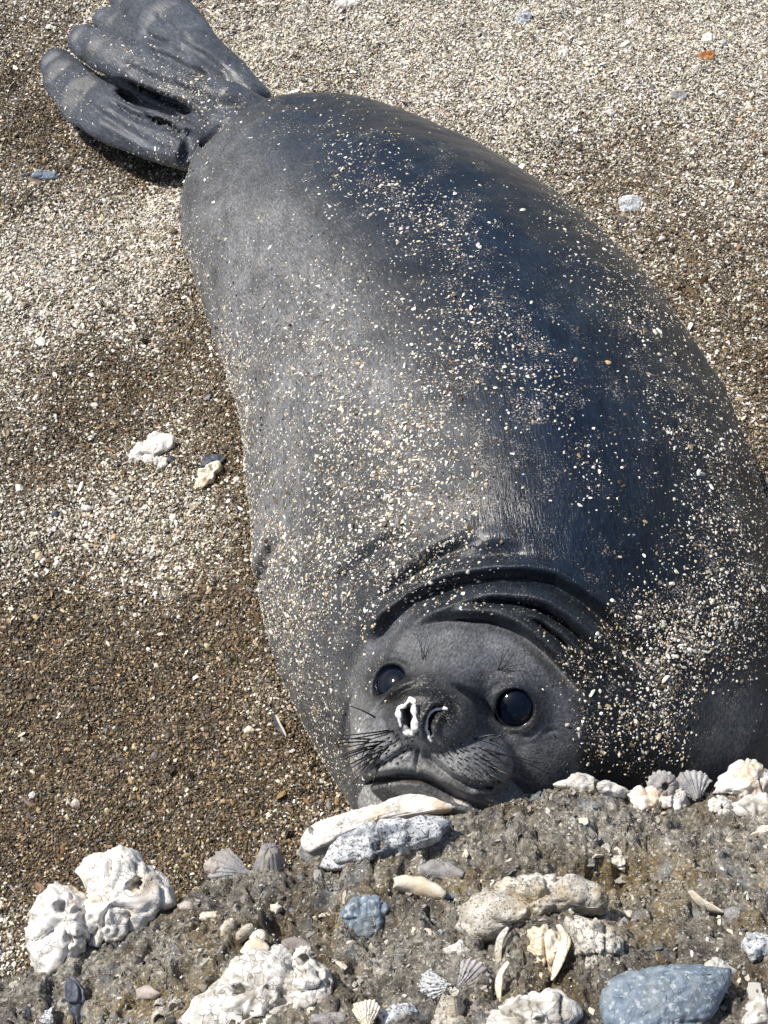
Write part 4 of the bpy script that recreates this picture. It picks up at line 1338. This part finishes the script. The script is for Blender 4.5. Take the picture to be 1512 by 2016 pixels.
def shard(name, pts, width, mat, thick=0.0015, curl=0.4, pt=None, stand=0.0, seed=0, parent=None, nseg=22, nw=7, tilt=0.3, lift=0.004):
    """thin curved broken piece of shell along a photo polyline; width in photo px"""
    c = pts[len(pts) // 2]
    p = rock_pt(*c) if pt is None else np.asarray(pt, float)
    n = rock_n(p) * tilt - C_F * (1 - tilt); n /= np.linalg.norm(n)
    r, u, n = frame_at(p, n)
    def plane(px, py):
        d = ray(px, py); t = ((p - CAM) @ n) / (d @ n); q = CAM + d * t - p
        return np.array([q @ r, q @ u])
    pl = np.array([plane(*q) for q in dens(pts, 3)])
    t0 = np.linspace(0, 1, len(pl)); ts = np.linspace(0, 1, nseg)
    cx = np.interp(ts, t0, pl[:, 0]); cy = np.interp(ts, t0, pl[:, 1])
    for _ in range(3):
        cx[1:-1] = (cx[:-2] + 2 * cx[1:-1] + cx[2:]) / 4; cy[1:-1] = (cy[:-2] + 2 * cy[1:-1] + cy[2:]) / 4
    tx = np.gradient(cx); ty = np.gradient(cy); l = np.hypot(tx, ty); tx /= l; ty /= l
    wd = width * MM * ((p - CAM) @ C_F) * (np.sin(np.clip(ts * 1.02 + 0.02, 0, 1) * math.pi) ** 0.55 * 0.9 + 0.1) * 0.5
    wd = wd * (1 + 0.2 * noise3(np.stack([ts * 6, ts * 0 + seed, ts * 0], -1), 1, seed))
    ws = np.linspace(-1, 1, nw)
    X_ = cx[:, None] - ty[:, None] * wd[:, None] * ws[None]
    Y_ = cy[:, None] + tx[:, None] * wd[:, None] * ws[None]
    hh = np.abs(wd).max()
    Z_ = curl * hh * (1 - ws[None] ** 2) + stand * hh * (ws[None] + 1) + 0.15 * hh * noise3(np.stack([ts * 4, ts * 0 + seed * 2.3, ts * 0], -1), 1, 3)[:, None] + lift + 0 * X_
    top = p + X_[..., None] * r + Y_[..., None] * u + Z_[..., None] * n
    return solid(name, top[::-1], nseg, nw, mat, thick, parent, None if parent is not None else p)

def barnacle(name, px, py, rpx, mat, h=1.0, seed=0, pt=None, axis=None, opening=0.45, parent=None, angular=0):
    """volcano-shaped barnacle with a ridged wall and an open crater"""
    p = rock_pt(px, py) if pt is None else np.asarray(pt, float)
    n = rock_n(p) * 0.3 - C_F * 0.7 if axis is None else np.asarray(axis, float)
    n = n / np.linalg.norm(n)
    r, u, n = frame_at(p, n)
    R = rpx * MM * ((p - CAM) @ C_F)
    nu = 60
    prof = [(1.12, -0.25), (1.05, 0.0), (0.92, 0.25), (0.80, 0.52), (0.66, 0.80), (0.56, 0.98), (opening + .04, 1.03), (opening - .02, 0.95), (opening * .92, 0.6), (opening * .8, 0.25), (opening * .4, 0.12), (0.02, 0.1)]
    th = np.linspace(0, 2 * math.pi, nu, endpoint=False)
    VV = []
    for k, (pr, pz) in enumerate(prof):
        a = 0.5 if k > 6 else 1.0
        S = np.stack([np.cos(th) * 1.5 + seed, np.sin(th) * 1.5, th * 0 + pz * .3], -1)
        rib = 1 + a * (0.09 * noise3(S, 1.2, seed) + 0.06 * np.abs(np.sin(th * 3 + seed)) + 0.05 * np.sin(th * 17 + seed) * (k < 6))
        if angular: rib = rib * (1 + 0.12 * np.cos(4 * th + seed))
        q = R * pr * rib
        zc = R * h * (pz + 0.10 * noise3(S, 2.6, seed + 9) * (0.3 < pz))
        VV.append(p + (q * np.cos(th))[:, None] * r + (q * np.sin(th))[:, None] * u + zc[:, None] * n)
    VV = np.stack(VV, 1)
    VV = VV + 0.0005 * np.stack([noise3(VV, 420, seed + k) for k in range(3)], -1)
    return mesh_obj(name, VV.reshape(-1, 3), grid_faces(nu, len(prof), True), mat, parent, origin=None if parent is not None else p)
print("builders", _time.time() - T0)

# ------------------------------------------------------------------ the named pieces on the ledge
# large white barnacle pair, left
q0 = rock_pt(230, 1815); q0 = q0 + np.array([0, .012, .012])
bl = tag(empty("barnacle_cluster", q0), "large white barnacle lump with round black holes at the left end of the ledge", "barnacles")
lump("barnacle", [(168, 1735), (152, 1722), (165, 1700), (195, 1678), (245, 1663), (275, 1675), (287, 1697), (322, 1716), (344, 1748), (352, 1778), (322, 1802), (300, 1832), (240, 1853), (190, 1862), (165, 1830), (160, 1790), (174, 1765)],
     M_WHITE, .026, 1, 1.25, [(277, 1743, 13), (283, 1738, 9), (152, 1822, 5)], [([(192, 1832), (212, 1822), (240, 1818), (262, 1805), (270, 1790)], 3.5), ([(228, 1700), (248, 1722), (270, 1740)], 1.6)], pt=q0 + 0.0, parent=bl)
lump("barnacle", [(66, 1800), (82, 1768), (112, 1742), (138, 1748), (168, 1770), (176, 1800), (180, 1835), (170, 1870), (145, 1905), (120, 1932), (92, 1944), (74, 1905), (62, 1850)],
     M_WHITE, .024, 2, 1.25, [(133, 1783, 11), (160, 1791, 6), (143, 1844, 5), (152, 1856, 6), (150, 1850, 5), (107, 1877, 3)], [], pt=q0 + np.array([-.035, -.012, .004]), parent=bl)
# pieces under the chin
tag(lump("oyster_shell", [(594, 1660), (606, 1632), (650, 1611), (740, 1590), (800, 1566), (850, 1564), (905, 1574), (938, 1588), (905, 1602), (850, 1606), (760, 1622), (700, 1640), (660, 1668), (640, 1690), (606, 1682)],
     M_WHITE, .012, 3, .9, [(668, 1634, 8)], [([(690, 1636), (760, 1612), (840, 1590)], 1.5)], bumpf=20), "long smooth cream oyster shell directly under the chin of the seal", "shell")
tag(lump("barnacle_stone", [(632, 1708), (650, 1668), (690, 1642), (760, 1620), (850, 1606), (888, 1620), (866, 1655), (815, 1676), (765, 1690), (700, 1708), (655, 1716)],
     M_SPECK, .016, 4, 1.3, [(715, 1655, 4), (752, 1668, 12)], []), "speckled white and blue barnacle crust just below the cream oyster shell", "barnacles")
tag(fan("oyster_shell", 610, 1625, 640, 1692, 50, M_GREYS, 4, .002, .22, seed=3, amp=.0006), "small pearly grey shell at the left tip of the cream oyster shell", "shell")
tag(lump("pebble", [(402, 1700), (415, 1688), (432, 1695), (436, 1712), (420, 1724), (404, 1716)], M_PINK, .006, 5, .3), "small pinkish grey pebble standing at the rim left of the pointed limpet", "pebble")
tag(fan("scallop_shell", 500, 1724, 415, 1702, 32, M_GREYS, 8, .0015, .16, seed=5), "dark ribbed shell half buried in the rim left of the pointed limpet", "shell")
lp = rock_pt(530, 1705)
tag(barnacle("limpet_shell", 530, 1706, 30, M_GREYS, 1.5, 4, pt=lp, axis=(0.02, .45, .9), opening=.06), "pointed grey limpet shell poking up above the ledge rim", "shell")
# left middle small things
tag(lump("shell_fragment", [(384, 1806), (400, 1798), (428, 1796), (432, 1808), (410, 1815), (390, 1814)], M_CREAM, .005, 6, .3), "flat cream shell fragment right of the big white barnacle lump", "shell")
tag(lump("shell_fragment", [(350, 1784), (366, 1775), (384, 1780), (378, 1794), (355, 1797)], M_PINK, .005, 7, .3), "pinkish grey shell fragment beside the right tip of the big barnacle lump", "shell")
tag(lump("pebble", [(532, 1782), (548, 1775), (556, 1786), (543, 1803), (533, 1796)], M_CREAM, .005, 8, .2), "small tan wedge shaped pebble in the middle of the ledge left part", "pebble")
tag(lump("flat_pebble", [(268, 1948), (285, 1940), (310, 1942), (320, 1956), (305, 1968), (275, 1966)], M_PINK, .006, 9, .2), "flat oval pinkish pebble near the bottom left corner", "pebble")
for i, (a, b_, lab) in enumerate([((445, 1845), (466, 1812), "thin tan shell blade leaning left above the white barnacle heap"), ((470, 1850), (498, 1822), "thin tan shell blade leaning right above the white barnacle heap")]):
    tag(shard("broken_shell", [a, ((a[0] + b_[0]) / 2 - 3, (a[1] + b_[1]) / 2), b_], 20, M_TAN, seed=i, curl=.6, stand=.5), lab, "shell")
# white heap, bottom left of centre
q1 = rock_pt(520, 1965)
hp_ = tag(empty("barnacle_heap", q1), "white heap of cracked barnacles with small black holes, bottom left of centre", "barnacles")
lump("barnacle", [(362, 2010), (395, 1965), (440, 1932), (468, 1892), (500, 1880), (540, 1888), (562, 1905), (575, 1925), (600, 1960), (590, 2010), (560, 2040), (450, 2060), (370, 2060)],
     M_CHALK, .022, 11, 1.4, [(484, 1963, 12), (502, 1937, 5), (535, 1958, 4), (537, 1981, 6), (474, 1903, 3), (557, 1968, 4)], [], pt=q1, parent=hp_)
lump("barnacle", [(585, 1900), (612, 1890), (640, 1908), (657, 1945), (656, 1985), (622, 2006), (590, 2000), (575, 1960), (572, 1925)], M_CHALK, .020, 12, 1.2, [(650, 1948, 7), (612, 1930, 3)], [], pt=rock_pt(615, 1950), parent=hp_)
barnacle("barnacle", 545, 1898, 30, M_CHALK, .8, 3, parent=hp_, opening=.5)
barnacle("barnacle", 600, 1892, 26, M_CHALK, 1.1, 8, parent=hp_, opening=.5)
shard("plate", [(475, 1880), (500, 1862), (525, 1868)], 26, M_CREAM, seed=4, parent=hp_, lift=.012)
shard("plate", [(560, 1860), (590, 1862), (622, 1878)], 28, M_GREYB, seed=6, parent=hp_, lift=.010)
shard("plate", [(490, 1850), (510, 1838), (515, 1850)], 18, M_CREAM, seed=8, parent=hp_, lift=.012)
# small barnacle trio
tr = tag(empty("barnacle_cluster", rock_pt(325, 1995)), "three small tan barnacles with open craters at the bottom edge", "barnacles")
for i, (x, y, r_) in enumerate([(315, 1985, 15), (345, 1982, 14), (318, 2008, 20)]):
    barnacle("barnacle", x, y, r_, M_TAN, 1.1, 20 + i, parent=tr, opening=.55)
# mussels and dark shell, far bottom left
tag(lump("mussel_shell", [(135, 1925), (150, 1930), (165, 1955), (172, 1985), (180, 2016), (160, 2030), (145, 1995), (132, 1960)], M_MUSS, .008, 13, .8), "dark blue broken mussel shell in the crack at bottom left", "shell")
tag(lump("barnacle_crust", [(88, 1990), (105, 1985), (108, 2016), (92, 2030), (78, 2014)], M_SPECK, .006, 14, .8), "small whitish crust at the bottom edge left of the dark mussel", "barnacles")
# centre
tag(lump("mussel_stone", [(675, 1795), (690, 1772), (712, 1762), (750, 1764), (768, 1788), (750, 1828), (722, 1850), (690, 1848), (678, 1822)], M_BLUE, .008, 15, .5), "flat blue grey stone face left of the white wedge shell", "stone")
tag(shard("bivalve_shell", [(774, 1738), (800, 1738), (835, 1748), (872, 1762)], 26, M_CREAM, thick=.003, seed=9, curl=.7, stand=.4), "white wedge shaped broken shell edge under the grey mussel shell", "shell")
tag(shard("mussel_shell", [(826, 1716), (850, 1712), (885, 1716), (914, 1722)], 32, M_GREYB, thick=.002, seed=10, curl=.5), "silver grey mussel shell above the white wedge shell", "shell")
# tan lump right of centre
q2 = rock_pt(1050, 1790)
tl = tag(empty("barnacle_cluster", q2), "big tan pitted barnacle lump with broken plates beneath, right of centre", "barnacles")
lump("barnacle", [(905, 1795), (925, 1775), (945, 1760), (990, 1745), (1040, 1735), (1100, 1735), (1150, 1745), (1182, 1767), (1190, 1792), (1170, 1806), (1130, 1800), (1100, 1812), (1060, 1828), (1000, 1840), (960, 1855), (925, 1852), (906, 1825)],
     M_TAN, .022, 16, 1.9, [(1035, 1793, 4), (1006, 1770, 3), (1030, 1765, 2.5), (1150, 1800, 8)], [], parent=tl, pt=q2)
lump("barnacle", [(1110, 1815), (1150, 1812), (1195, 1830), (1215, 1852), (1222, 1895), (1190, 1905), (1170, 1925), (1150, 1905), (1125, 1870)], M_TAN, .018, 17, 1.3, [(1160, 1815, 8)], [], parent=tl, pt=rock_pt(1165, 1865))
lump("barnacle", [(1040, 1835), (1080, 1825), (1104, 1850), (1102, 1885), (1082, 1920), (1062, 1895), (1045, 1870)], M_CREAM, .012, 18, 1.2, [], [], parent=tl, pt=rock_pt(1075, 1870))
shard("plate", [(1100, 1815), (1118, 1845), (1104, 1880), (1088, 1925)], 16, M_CREAM, seed=12, parent=tl, stand=.8, lift=.012)
shard("plate", [(1165, 1820), (1175, 1850), (1200, 1880)], 40, M_TAN, seed=13, parent=tl, stand=.4, lift=.012)
# scallops and blades
tag(fan("scallop_shell", 902, 1950, 958, 1908, 48, M_GREYB, 9, .0015, .14, seed=11), "ribbed grey scallop shell fanning to the right above the square barnacle", "shell")
tag(fan("scallop_shell", 893, 1942, 826, 1942, 36, M_SPECK, 7, .0015, .12, seed=12), "pale ribbed scallop shell fanning to the left beside the grey scallop", "shell")
tag(barnacle("barnacle", 886, 1985, 24, M_TAN, 1.5, 30, opening=.62, angular=1, axis=rock_n(rock_pt(886, 1985)) * .5 + np.array([0, .5, .5])), "single tan barnacle with a square dark opening below the scallops", "barnacle")
tag(shard("broken_shell", [(1002, 1895), (985, 1918), (982, 1945), (985, 1972)], 11, M_CREAM, seed=14, stand=1.2, curl=.3), "thin curved cream shell blade right of the grey scallop, the lower one", "shell")
tag(shard("broken_shell", [(1002, 1828), (986, 1850), (982, 1875), (985, 1905)], 13, M_TAN, seed=15, stand=1.0, curl=.3), "thin curved tan shell blade below the tan barnacle lump, the upper one", "shell")
# bottom row
tag(lump("barnacle_clump", [(940, 2030), (955, 2005), (990, 1985), (1020, 1966), (1060, 1960), (1092, 1955), (1122, 1975), (1136, 2002), (1115, 2035), (1040, 2070), (950, 2070)], M_CHALK, .02, 19, 1.4, [(1070, 2008, 9), (1012, 1992, 4)], []),
    "white crumbly barnacle clump at the bottom edge left of the blue stone", "barnacles")
tag(lump("blue_boulder", [(1183, 1965), (1200, 1935), (1240, 1915), (1300, 1905), (1370, 1902), (1432, 1906), (1442, 1930), (1422, 1960), (1402, 1992), (1360, 2030), (1300, 2070), (1200, 2060), (1178, 2005)], M_BLUE, .022, 20, .5, [(1376, 1925, 5)], [([(1320, 1960), (1340, 1948), (1380, 1940), (1420, 1925)], 2.5)]),
    "large smooth blue grey stone at the bottom right", "stone")
tag(lump("barnacle_crust", [(1376, 1904), (1400, 1893), (1432, 1898), (1444, 1915), (1425, 1928), (1392, 1918)], M_CHALK, .007, 35, 1.2), "whitish crust on the upper right shoulder of the large blue stone", "barnacles")
tag(lump("barnacle_clump", [(1460, 2020), (1475, 1985), (1500, 1965), (1540, 1960), (1560, 2000), (1530, 2050), (1480, 2050)], M_CHALK, .014, 21, 1.2, [(1490, 2006, 4)], []), "white barnacle clump in the bottom right corner", "barnacles")
tag(fan("scallop_shell", 725, 2030, 722, 1968, 38, M_CREAM, 9, .0015, .15, seed=16), "small cream ribbed fan shell standing at the bottom edge, centre", "shell")
tag(lump("oyster_shell", [(615, 1998), (650, 1988), (690, 1996), (690, 2012), (650, 2022), (612, 2014)], M_GREYB, .008, 22, .6), "flat grey oyster shell right of the white barnacle heap at the bottom", "shell")
tag(lump("oyster_shell", [(745, 2000), (775, 1982), (812, 1978), (822, 1995), (800, 2020), (760, 2025)], M_SPECK, .008, 23, .6), "whitish oyster shell between the cream fan and the square barnacle", "shell")
tag(lump("oyster_shell", [(842, 2012), (870, 1996), (905, 2000), (920, 2014), (900, 2030), (850, 2035)], M_TAN, .008, 24, .8), "tan oyster shell under the square barnacle at the bottom edge", "shell")
tag(lump("barnacle_crust", [(880, 1870), (905, 1860), (925, 1872), (918, 1890), (890, 1894)], M_CHALK, .007, 25, 1), "small white crust above the pair of scallops", "barnacles")
# right side
tag(shard("broken_shell", [(1357, 1751), (1372, 1770), (1395, 1784), (1420, 1792)], 15, M_CREAM, seed=17, stand=.8), "long narrow cream shell splinter at the right under the hollow", "shell")
tag(shard("shell_fragment", [(1425, 1798), (1445, 1800), (1466, 1812)], 24, M_GREYB, seed=18), "small white shell piece at the tip of the long cream splinter", "shell")
tag(lump("barnacle_stone", [(1465, 1860), (1475, 1842), (1500, 1838), (1530, 1850), (1530, 1885), (1495, 1895), (1470, 1885)], M_SPECK, .010, 26, 1.2), "blue and white speckled stone at the right picture edge", "stone")
tag(lump("shell_fragment", [(1198, 1690), (1214, 1684), (1230, 1694), (1226, 1712), (1208, 1708)], M_CREAM, .005, 27, 1), "small crumpled cream shell bit above the brown hollow", "shell")
tag(lump("barnacle_row", [(1090, 1548), (1108, 1534), (1135, 1527), (1170, 1535), (1212, 1548), (1240, 1560), (1225, 1572), (1180, 1566), (1130, 1560)], M_CHALK, .010, 28, 1.2), "low white barnacle row on the rim just right of the seal's cheek", "barnacles")
tag(lump("barnacle_clump", [(1228, 1572), (1255, 1556), (1290, 1566), (1318, 1572), (1345, 1558), (1355, 1578), (1335, 1602), (1300, 1612), (1262, 1604), (1235, 1590)], M_WHITE, .014, 29, 1.4), "bright white barnacle clump in front of the grey striped scallop", "barnacles")
tag(barnacle("barnacle", 1306, 1548, 28, M_GREYB, .9, 40, opening=.3), "rounded grey brown barnacle left of the grey striped scallop", "barnacle")
tag(fan("scallop_shell", 1372, 1578, 1352, 1520, 52, M_GREYS, 8, .002, .25, seed=19, amp=.0010), "grey striped scallop shell standing on the rim at the right", "shell")
tag(lump("barnacle_clump", [(1408, 1560), (1424, 1530), (1452, 1502), (1480, 1500), (1505, 1522), (1540, 1528), (1545, 1560), (1500, 1574), (1450, 1572)], M_WHITE, .02, 30, 1.5), "tall bright white barnacle clump on the rim at the right picture edge", "barnacles")
tag(lump("barnacle_clump", [(1440, 1588), (1470, 1572), (1540, 1580), (1550, 1625), (1500, 1628), (1455, 1610)], M_CHALK, .012, 31, 1.6), "cream crumbly barnacle clump below the tall white one at the right", "barnacles")
tag(barnacle("barnacle", 1420, 1592, 22, M_CHALK, .7, 41, opening=.16), "round closed whitish barnacle in front of the tall white clump", "barnacle")
tag(shard("oyster_shell", [(1430, 1566), (1470, 1562), (1530, 1572)], 18, M_ORANGE, seed=20), "thin rusty brown shell edge under the tall white clump", "shell")
tag(lump("shell_fragment", [(1478, 1644), (1500, 1630), (1530, 1622), (1535, 1645), (1500, 1652)], M_CREAM, .006, 32, .5), "cream shell fragment at the right picture edge below the crumbly clump", "shell")
print("named pieces", _time.time() - T0)

# ------------------------------------------------------------------ small pieces cemented in the ledge (parts of it)
rr_ = np.random.default_rng(21)
protos = []
for i in range(10):
    bm = bmesh.new(); bmesh.ops.create_icosphere(bm, subdivisions=1, radius=0.5)
    fl = rr_.uniform(.25, .7); el = rr_.uniform(.9, 1.7)
    if i in (0, 1, 2, 7, 8, 9):      # curved broken plates of shell
        bm.free(); nu_, nv_ = 9, 6; uu_ = np.linspace(-.5, .5, nu_); vv0 = np.linspace(-.35, .35, nv_)
        g_ = np.array([[[u_ * el, v_ * (1 - 1.1 * abs(u_ + .15) ** 1.4 * (1 + .4 * rr_.uniform(-1, 1))), .35 * (0.25 - u_ * u_) - .5 * v_ * v_ + .03 * math.cos(u_ * 40) + .02 * rr_.uniform(-1, 1)] for v_ in vv0] for u_ in uu_])
        bot = g_ - np.array([0, 0, .09]); VV = np.concatenate([g_.reshape(-1, 3), bot.reshape(-1, 3)]); n_ = nu_ * nv_
        ff = grid_faces(nu_, nv_).tolist(); rg_ = [a_ * nv_ for a_ in range(nu_)] + [(nu_ - 1) * nv_ + j for j in range(1, nv_)] + [a_ * nv_ + nv_ - 1 for a_ in range(nu_ - 2, -1, -1)] + [j for j in range(nv_ - 2, 0, -1)]
        ff2 = ff + [[q + n_ for q in f_[::-1]] for f_ in ff] + [[b_, a_, a_ + n_, b_ + n_] for a_, b_ in zip(rg_, rg_[1:] + rg_[:1])]
        me_ = bpy.data.meshes.new("piece"); me_.from_pydata(VV.tolist(), [], ff2)
        me_.materials.append([M_CREAM, M_GREYB, M_CHALK, M_TAN, M_MUSS, M_BLUE, M_PINK, M_GREYS, M_WHITE, M_CREAM][i]); protos.append(me_); continue
    for v in bm.verts:
        c = np.array(v.co) * (1 + rr_.uniform(-.22, .22)); v.co = (c[0] * el, c[1], c[2] * fl - .3 * c[0] ** 2)
    me_ = bpy.data.meshes.new("piece"); bm.to_mesh(me_); bm.free()
    me_.materials.append([M_CREAM, M_GREYB, M_CHALK, M_TAN, M_MUSS, M_BLUE, M_PINK, M_GREYS, M_WHITE, M_CREAM][i])
    protos.append(me_)
def place(name, me_, p, n, size, parent):
    o = bpy.data.objects.new(name, me_); COL.objects.link(o)
    e = euler_from_frames(np.asarray(n, float)[None], rr_, .45)[0]
    o.parent = parent
    o.location = Vector(p) - (Vector(parent.location) if parent else Vector((0, 0, 0)))
    o.rotation_euler = e; o.scale = (size, size, size)
    return o
cnt = 0
for _ in range(900):
    x, y = rr_.uniform(-20, 1532), rr_.uniform(1560, 2030)
    ey = np.interp(x, [e_[0] for e_ in EDGE], [e_[1] for e_ in EDGE])
    if y < ey + 12: continue
    p = rock_pt(x, y); n = rock_n(p)
    sz_ = float(np.clip(math.exp(rr_.normal(math.log(.0062), .45)), .003, .017))
    k = rr_.choice(10, p=[.15, .15, .15, .09, .06, .05, .05, .13, .09, .08])
    p = p + dirn * float(rough(p[None])[0])
    place("shell_piece", protos[k], p - n * sz_ * 0.12, n, sz_, rock)
    cnt += 1
    if cnt >= 280: break

# crushed shell bedded all over the ledge
NR = 20000
xx = rg.uniform(-0.5, 0.5, NR); vv_ = rg.uniform(0.0, 0.34, NR); yy = edge_y(xx) - vv_
zz2 = rock_h(xx, yy); Pr = np.stack([xx, yy, zz2], 1); Pr = Pr + dirn * rough(Pr)[:, None]
keepn = fbm(Pr, 35, 3, 171) > -0.25
Pr = Pr[keepn]
e = .004
nr_ = np.stack([-(rock_h(Pr[:, 0] + e, Pr[:, 1]) - rock_h(Pr[:, 0] - e, Pr[:, 1])) / (2 * e), -(rock_h(Pr[:, 0], Pr[:, 1] + e) - rock_h(Pr[:, 0], Pr[:, 1] - e)) / (2 * e), np.ones(len(Pr))], 1)
nr_ /= np.linalg.norm(nr_, axis=1)[:, None]
PAL_R = np.array([(.66, .64, .58), (.42, .39, .34), (.33, .30, .26), (.22, .20, .175), (.13, .12, .11), (.26, .19, .10), (.06, .06, .065), (.24, .27, .31)])
W_R = np.array([.09, .14, .20, .20, .13, .12, .07, .05])
szr = np.clip(np.exp(rg.normal(math.log(0.0016), 0.55, len(Pr))), 0.0007, 0.006)
scatter("crushed_shell_on_ledge", Pr, nr_, szr, pick(PAL_R, W_R, len(Pr), rg), rg, 0.8, "crushed shell and grit bedded in the rock ledge")

# ------------------------------------------------------------------ pieces lying on the beach
def sand_pt(px, py):
    p = at_z(px, py, 0.01)
    for _ in range(3): p = at_z(px, py, float(ground_z(np.array([p[0]]), np.array([p[1]]))[0]) + .002)
    return p
UPV = (0, 0, 1)
def on_sand(name, poly, mat, th, seed, label, cat, ra=1.0, holes=()):
    c = np.mean(poly, 0); p = sand_pt(*c)
    return tag(lump(name, poly, mat, th, seed, ra, holes, pt=p, nrm=UPV, nu=48, nv=24), label, cat)
def around(x, y, rx, ry, k=9, seed=0):
    r = np.random.default_rng(seed); a = np.linspace(0, 2 * math.pi, k, endpoint=False)
    return [(x + rx * math.cos(t) * r.uniform(.75, 1.2), y + ry * math.sin(t) * r.uniform(.75, 1.2)) for t in a]
on_sand("shell_fragment", [(254, 900), (272, 872), (305, 852), (338, 858), (350, 876), (330, 890), (305, 900), (300, 930), (290, 948), (270, 936)], M_WHITE, .006, 51, "white crooked barnacle scrap on the sand left of the seal's flank", "shell", 1.2)
on_sand("shell_fragment", around(317, 912, 16, 13, 9, 2), M_WHITE, .006, 52, "rounded white lump lying against the white crooked scrap", "shell", .6)
on_sand("shell_fragment", [(388, 955), (392, 930), (410, 915), (430, 910), (437, 922), (425, 942), (408, 958), (398, 968)], M_CREAM, .008, 53, "yellowish white barnacle scrap on the sand beside a dark shell", "shell", 1.2)
on_sand("mussel_shell", [(395, 918), (402, 900), (430, 895), (445, 902), (438, 912), (415, 912), (402, 926)], M_MUSS, .006, 54, "black mussel bit touching the yellowish white scrap on the sand", "shell", 1)
on_sand("pebble", around(90, 346, 24, 10, 9, 4), M_BLUE, .005, 55, "bluish grey pebble on the sand at the left below the flippers", "pebble", .5)
on_sand("mussel_shell", around(50, 345, 9, 4, 8, 5), M_MUSS, .003, 56, "tiny black shell bit left of the bluish grey pebble", "shell", .5)
on_sand("barnacle_scrap", [(1216, 400), (1222, 388), (1255, 386), (1262, 402), (1258, 428), (1238, 418), (1222, 420)], M_SPECK, .004, 57, "flat bluish white scrap on the sand right of the seal's back", "shell", .7)
on_sand("barnacle_scrap", around(1030, 34, 15, 14, 9, 7), M_SPECK, .005, 58, "bluish white scrap on the sand near the top edge", "shell", 1)
on_sand("shell_fragment", around(1108, 102, 12, 14, 8, 8), M_WHITE, .004, 59, "bright white shell flake on the sand, top centre right", "shell", .5)
on_sand("shell_fragment", around(1392, 76, 15, 9, 8, 9), M_WHITE, .004, 60, "white shell flake just above the rust orange bit", "shell", .5)
on_sand("rusty_shell", [(1372, 108), (1390, 98), (1408, 104), (1404, 118), (1380, 118)], M_ORANGE, .003, 61, "rust orange shell bit on the sand at upper right", "shell", .5)
on_sand("shell_fragment", around(682, 8, 22, 9, 8, 10), M_WHITE, .005, 62, "large white shell flake on the sand at the top edge", "shell", .6)
on_sand("shell_fragment", around(1335, 190, 22, 10, 9, 11), M_GREYB, .004, 63, "pale grey shell flake on the upper right sand", "shell", .8)
on_sand("shell_fragment", around(1422, 185, 8, 7, 8, 12), M_WHITE, .004, 64, "small square white shell flake on the upper right sand", "shell", .3)
on_sand("shell_fragment", around(1202, 222, 9, 7, 8, 13), M_WHITE, .004, 65, "white shell flake on the sand above the bluish white scrap", "shell", .3)
on_sand("shell_fragment", around(1303, 470, 6, 5, 8, 14), M_WHITE, .004, 66, "small round white shell flake below the bluish white scrap", "shell", .3)
on_sand("shell_fragment", around(172, 1002, 14, 6, 8, 15), M_WHITE, .003, 67, "thin white shell flake on the sand at the left, below the crooked scrap", "shell", .3)
on_sand("mussel_shell", around(108, 1012, 8, 7, 8, 16), M_MUSS, .003, 68, "small dark blue shell bit at far left of the beach", "shell", .5)
on_sand("shell_fragment", around(490, 1438, 10, 8, 8, 17), M_CREAM, .004, 69, "cream shell flake on the dark sand left of the seal's chest", "shell", .5)
on_sand("shell_fragment", around(66, 1567, 9, 8, 8, 18), M_WHITE, .004, 70, "white shell flake on the dark sand at the left picture edge", "shell", .3)
on_sand("barnacle_scrap", around(98, 345, 10, 8, 8, 19), M_GREYB, .004, 71, "small pale scrap resting on the bluish grey pebble", "shell", .8)
tag(shard("broken_shell", [(545, 1408), (552, 1428), (566, 1450)], 7, M_CREAM, pt=sand_pt(553, 1430), stand=.9, seed=31), "thin white curved shell sliver in the sand against the seal's chest", "shell")
tag(shard("broken_shell", [(538, 1404), (546, 1424), (560, 1448)], 6, M_MUSS, pt=sand_pt(546, 1428), stand=.9, seed=32), "thin black shell sliver beside the white sliver at the seal's chest", "shell")
print("done", _time.time() - T0)
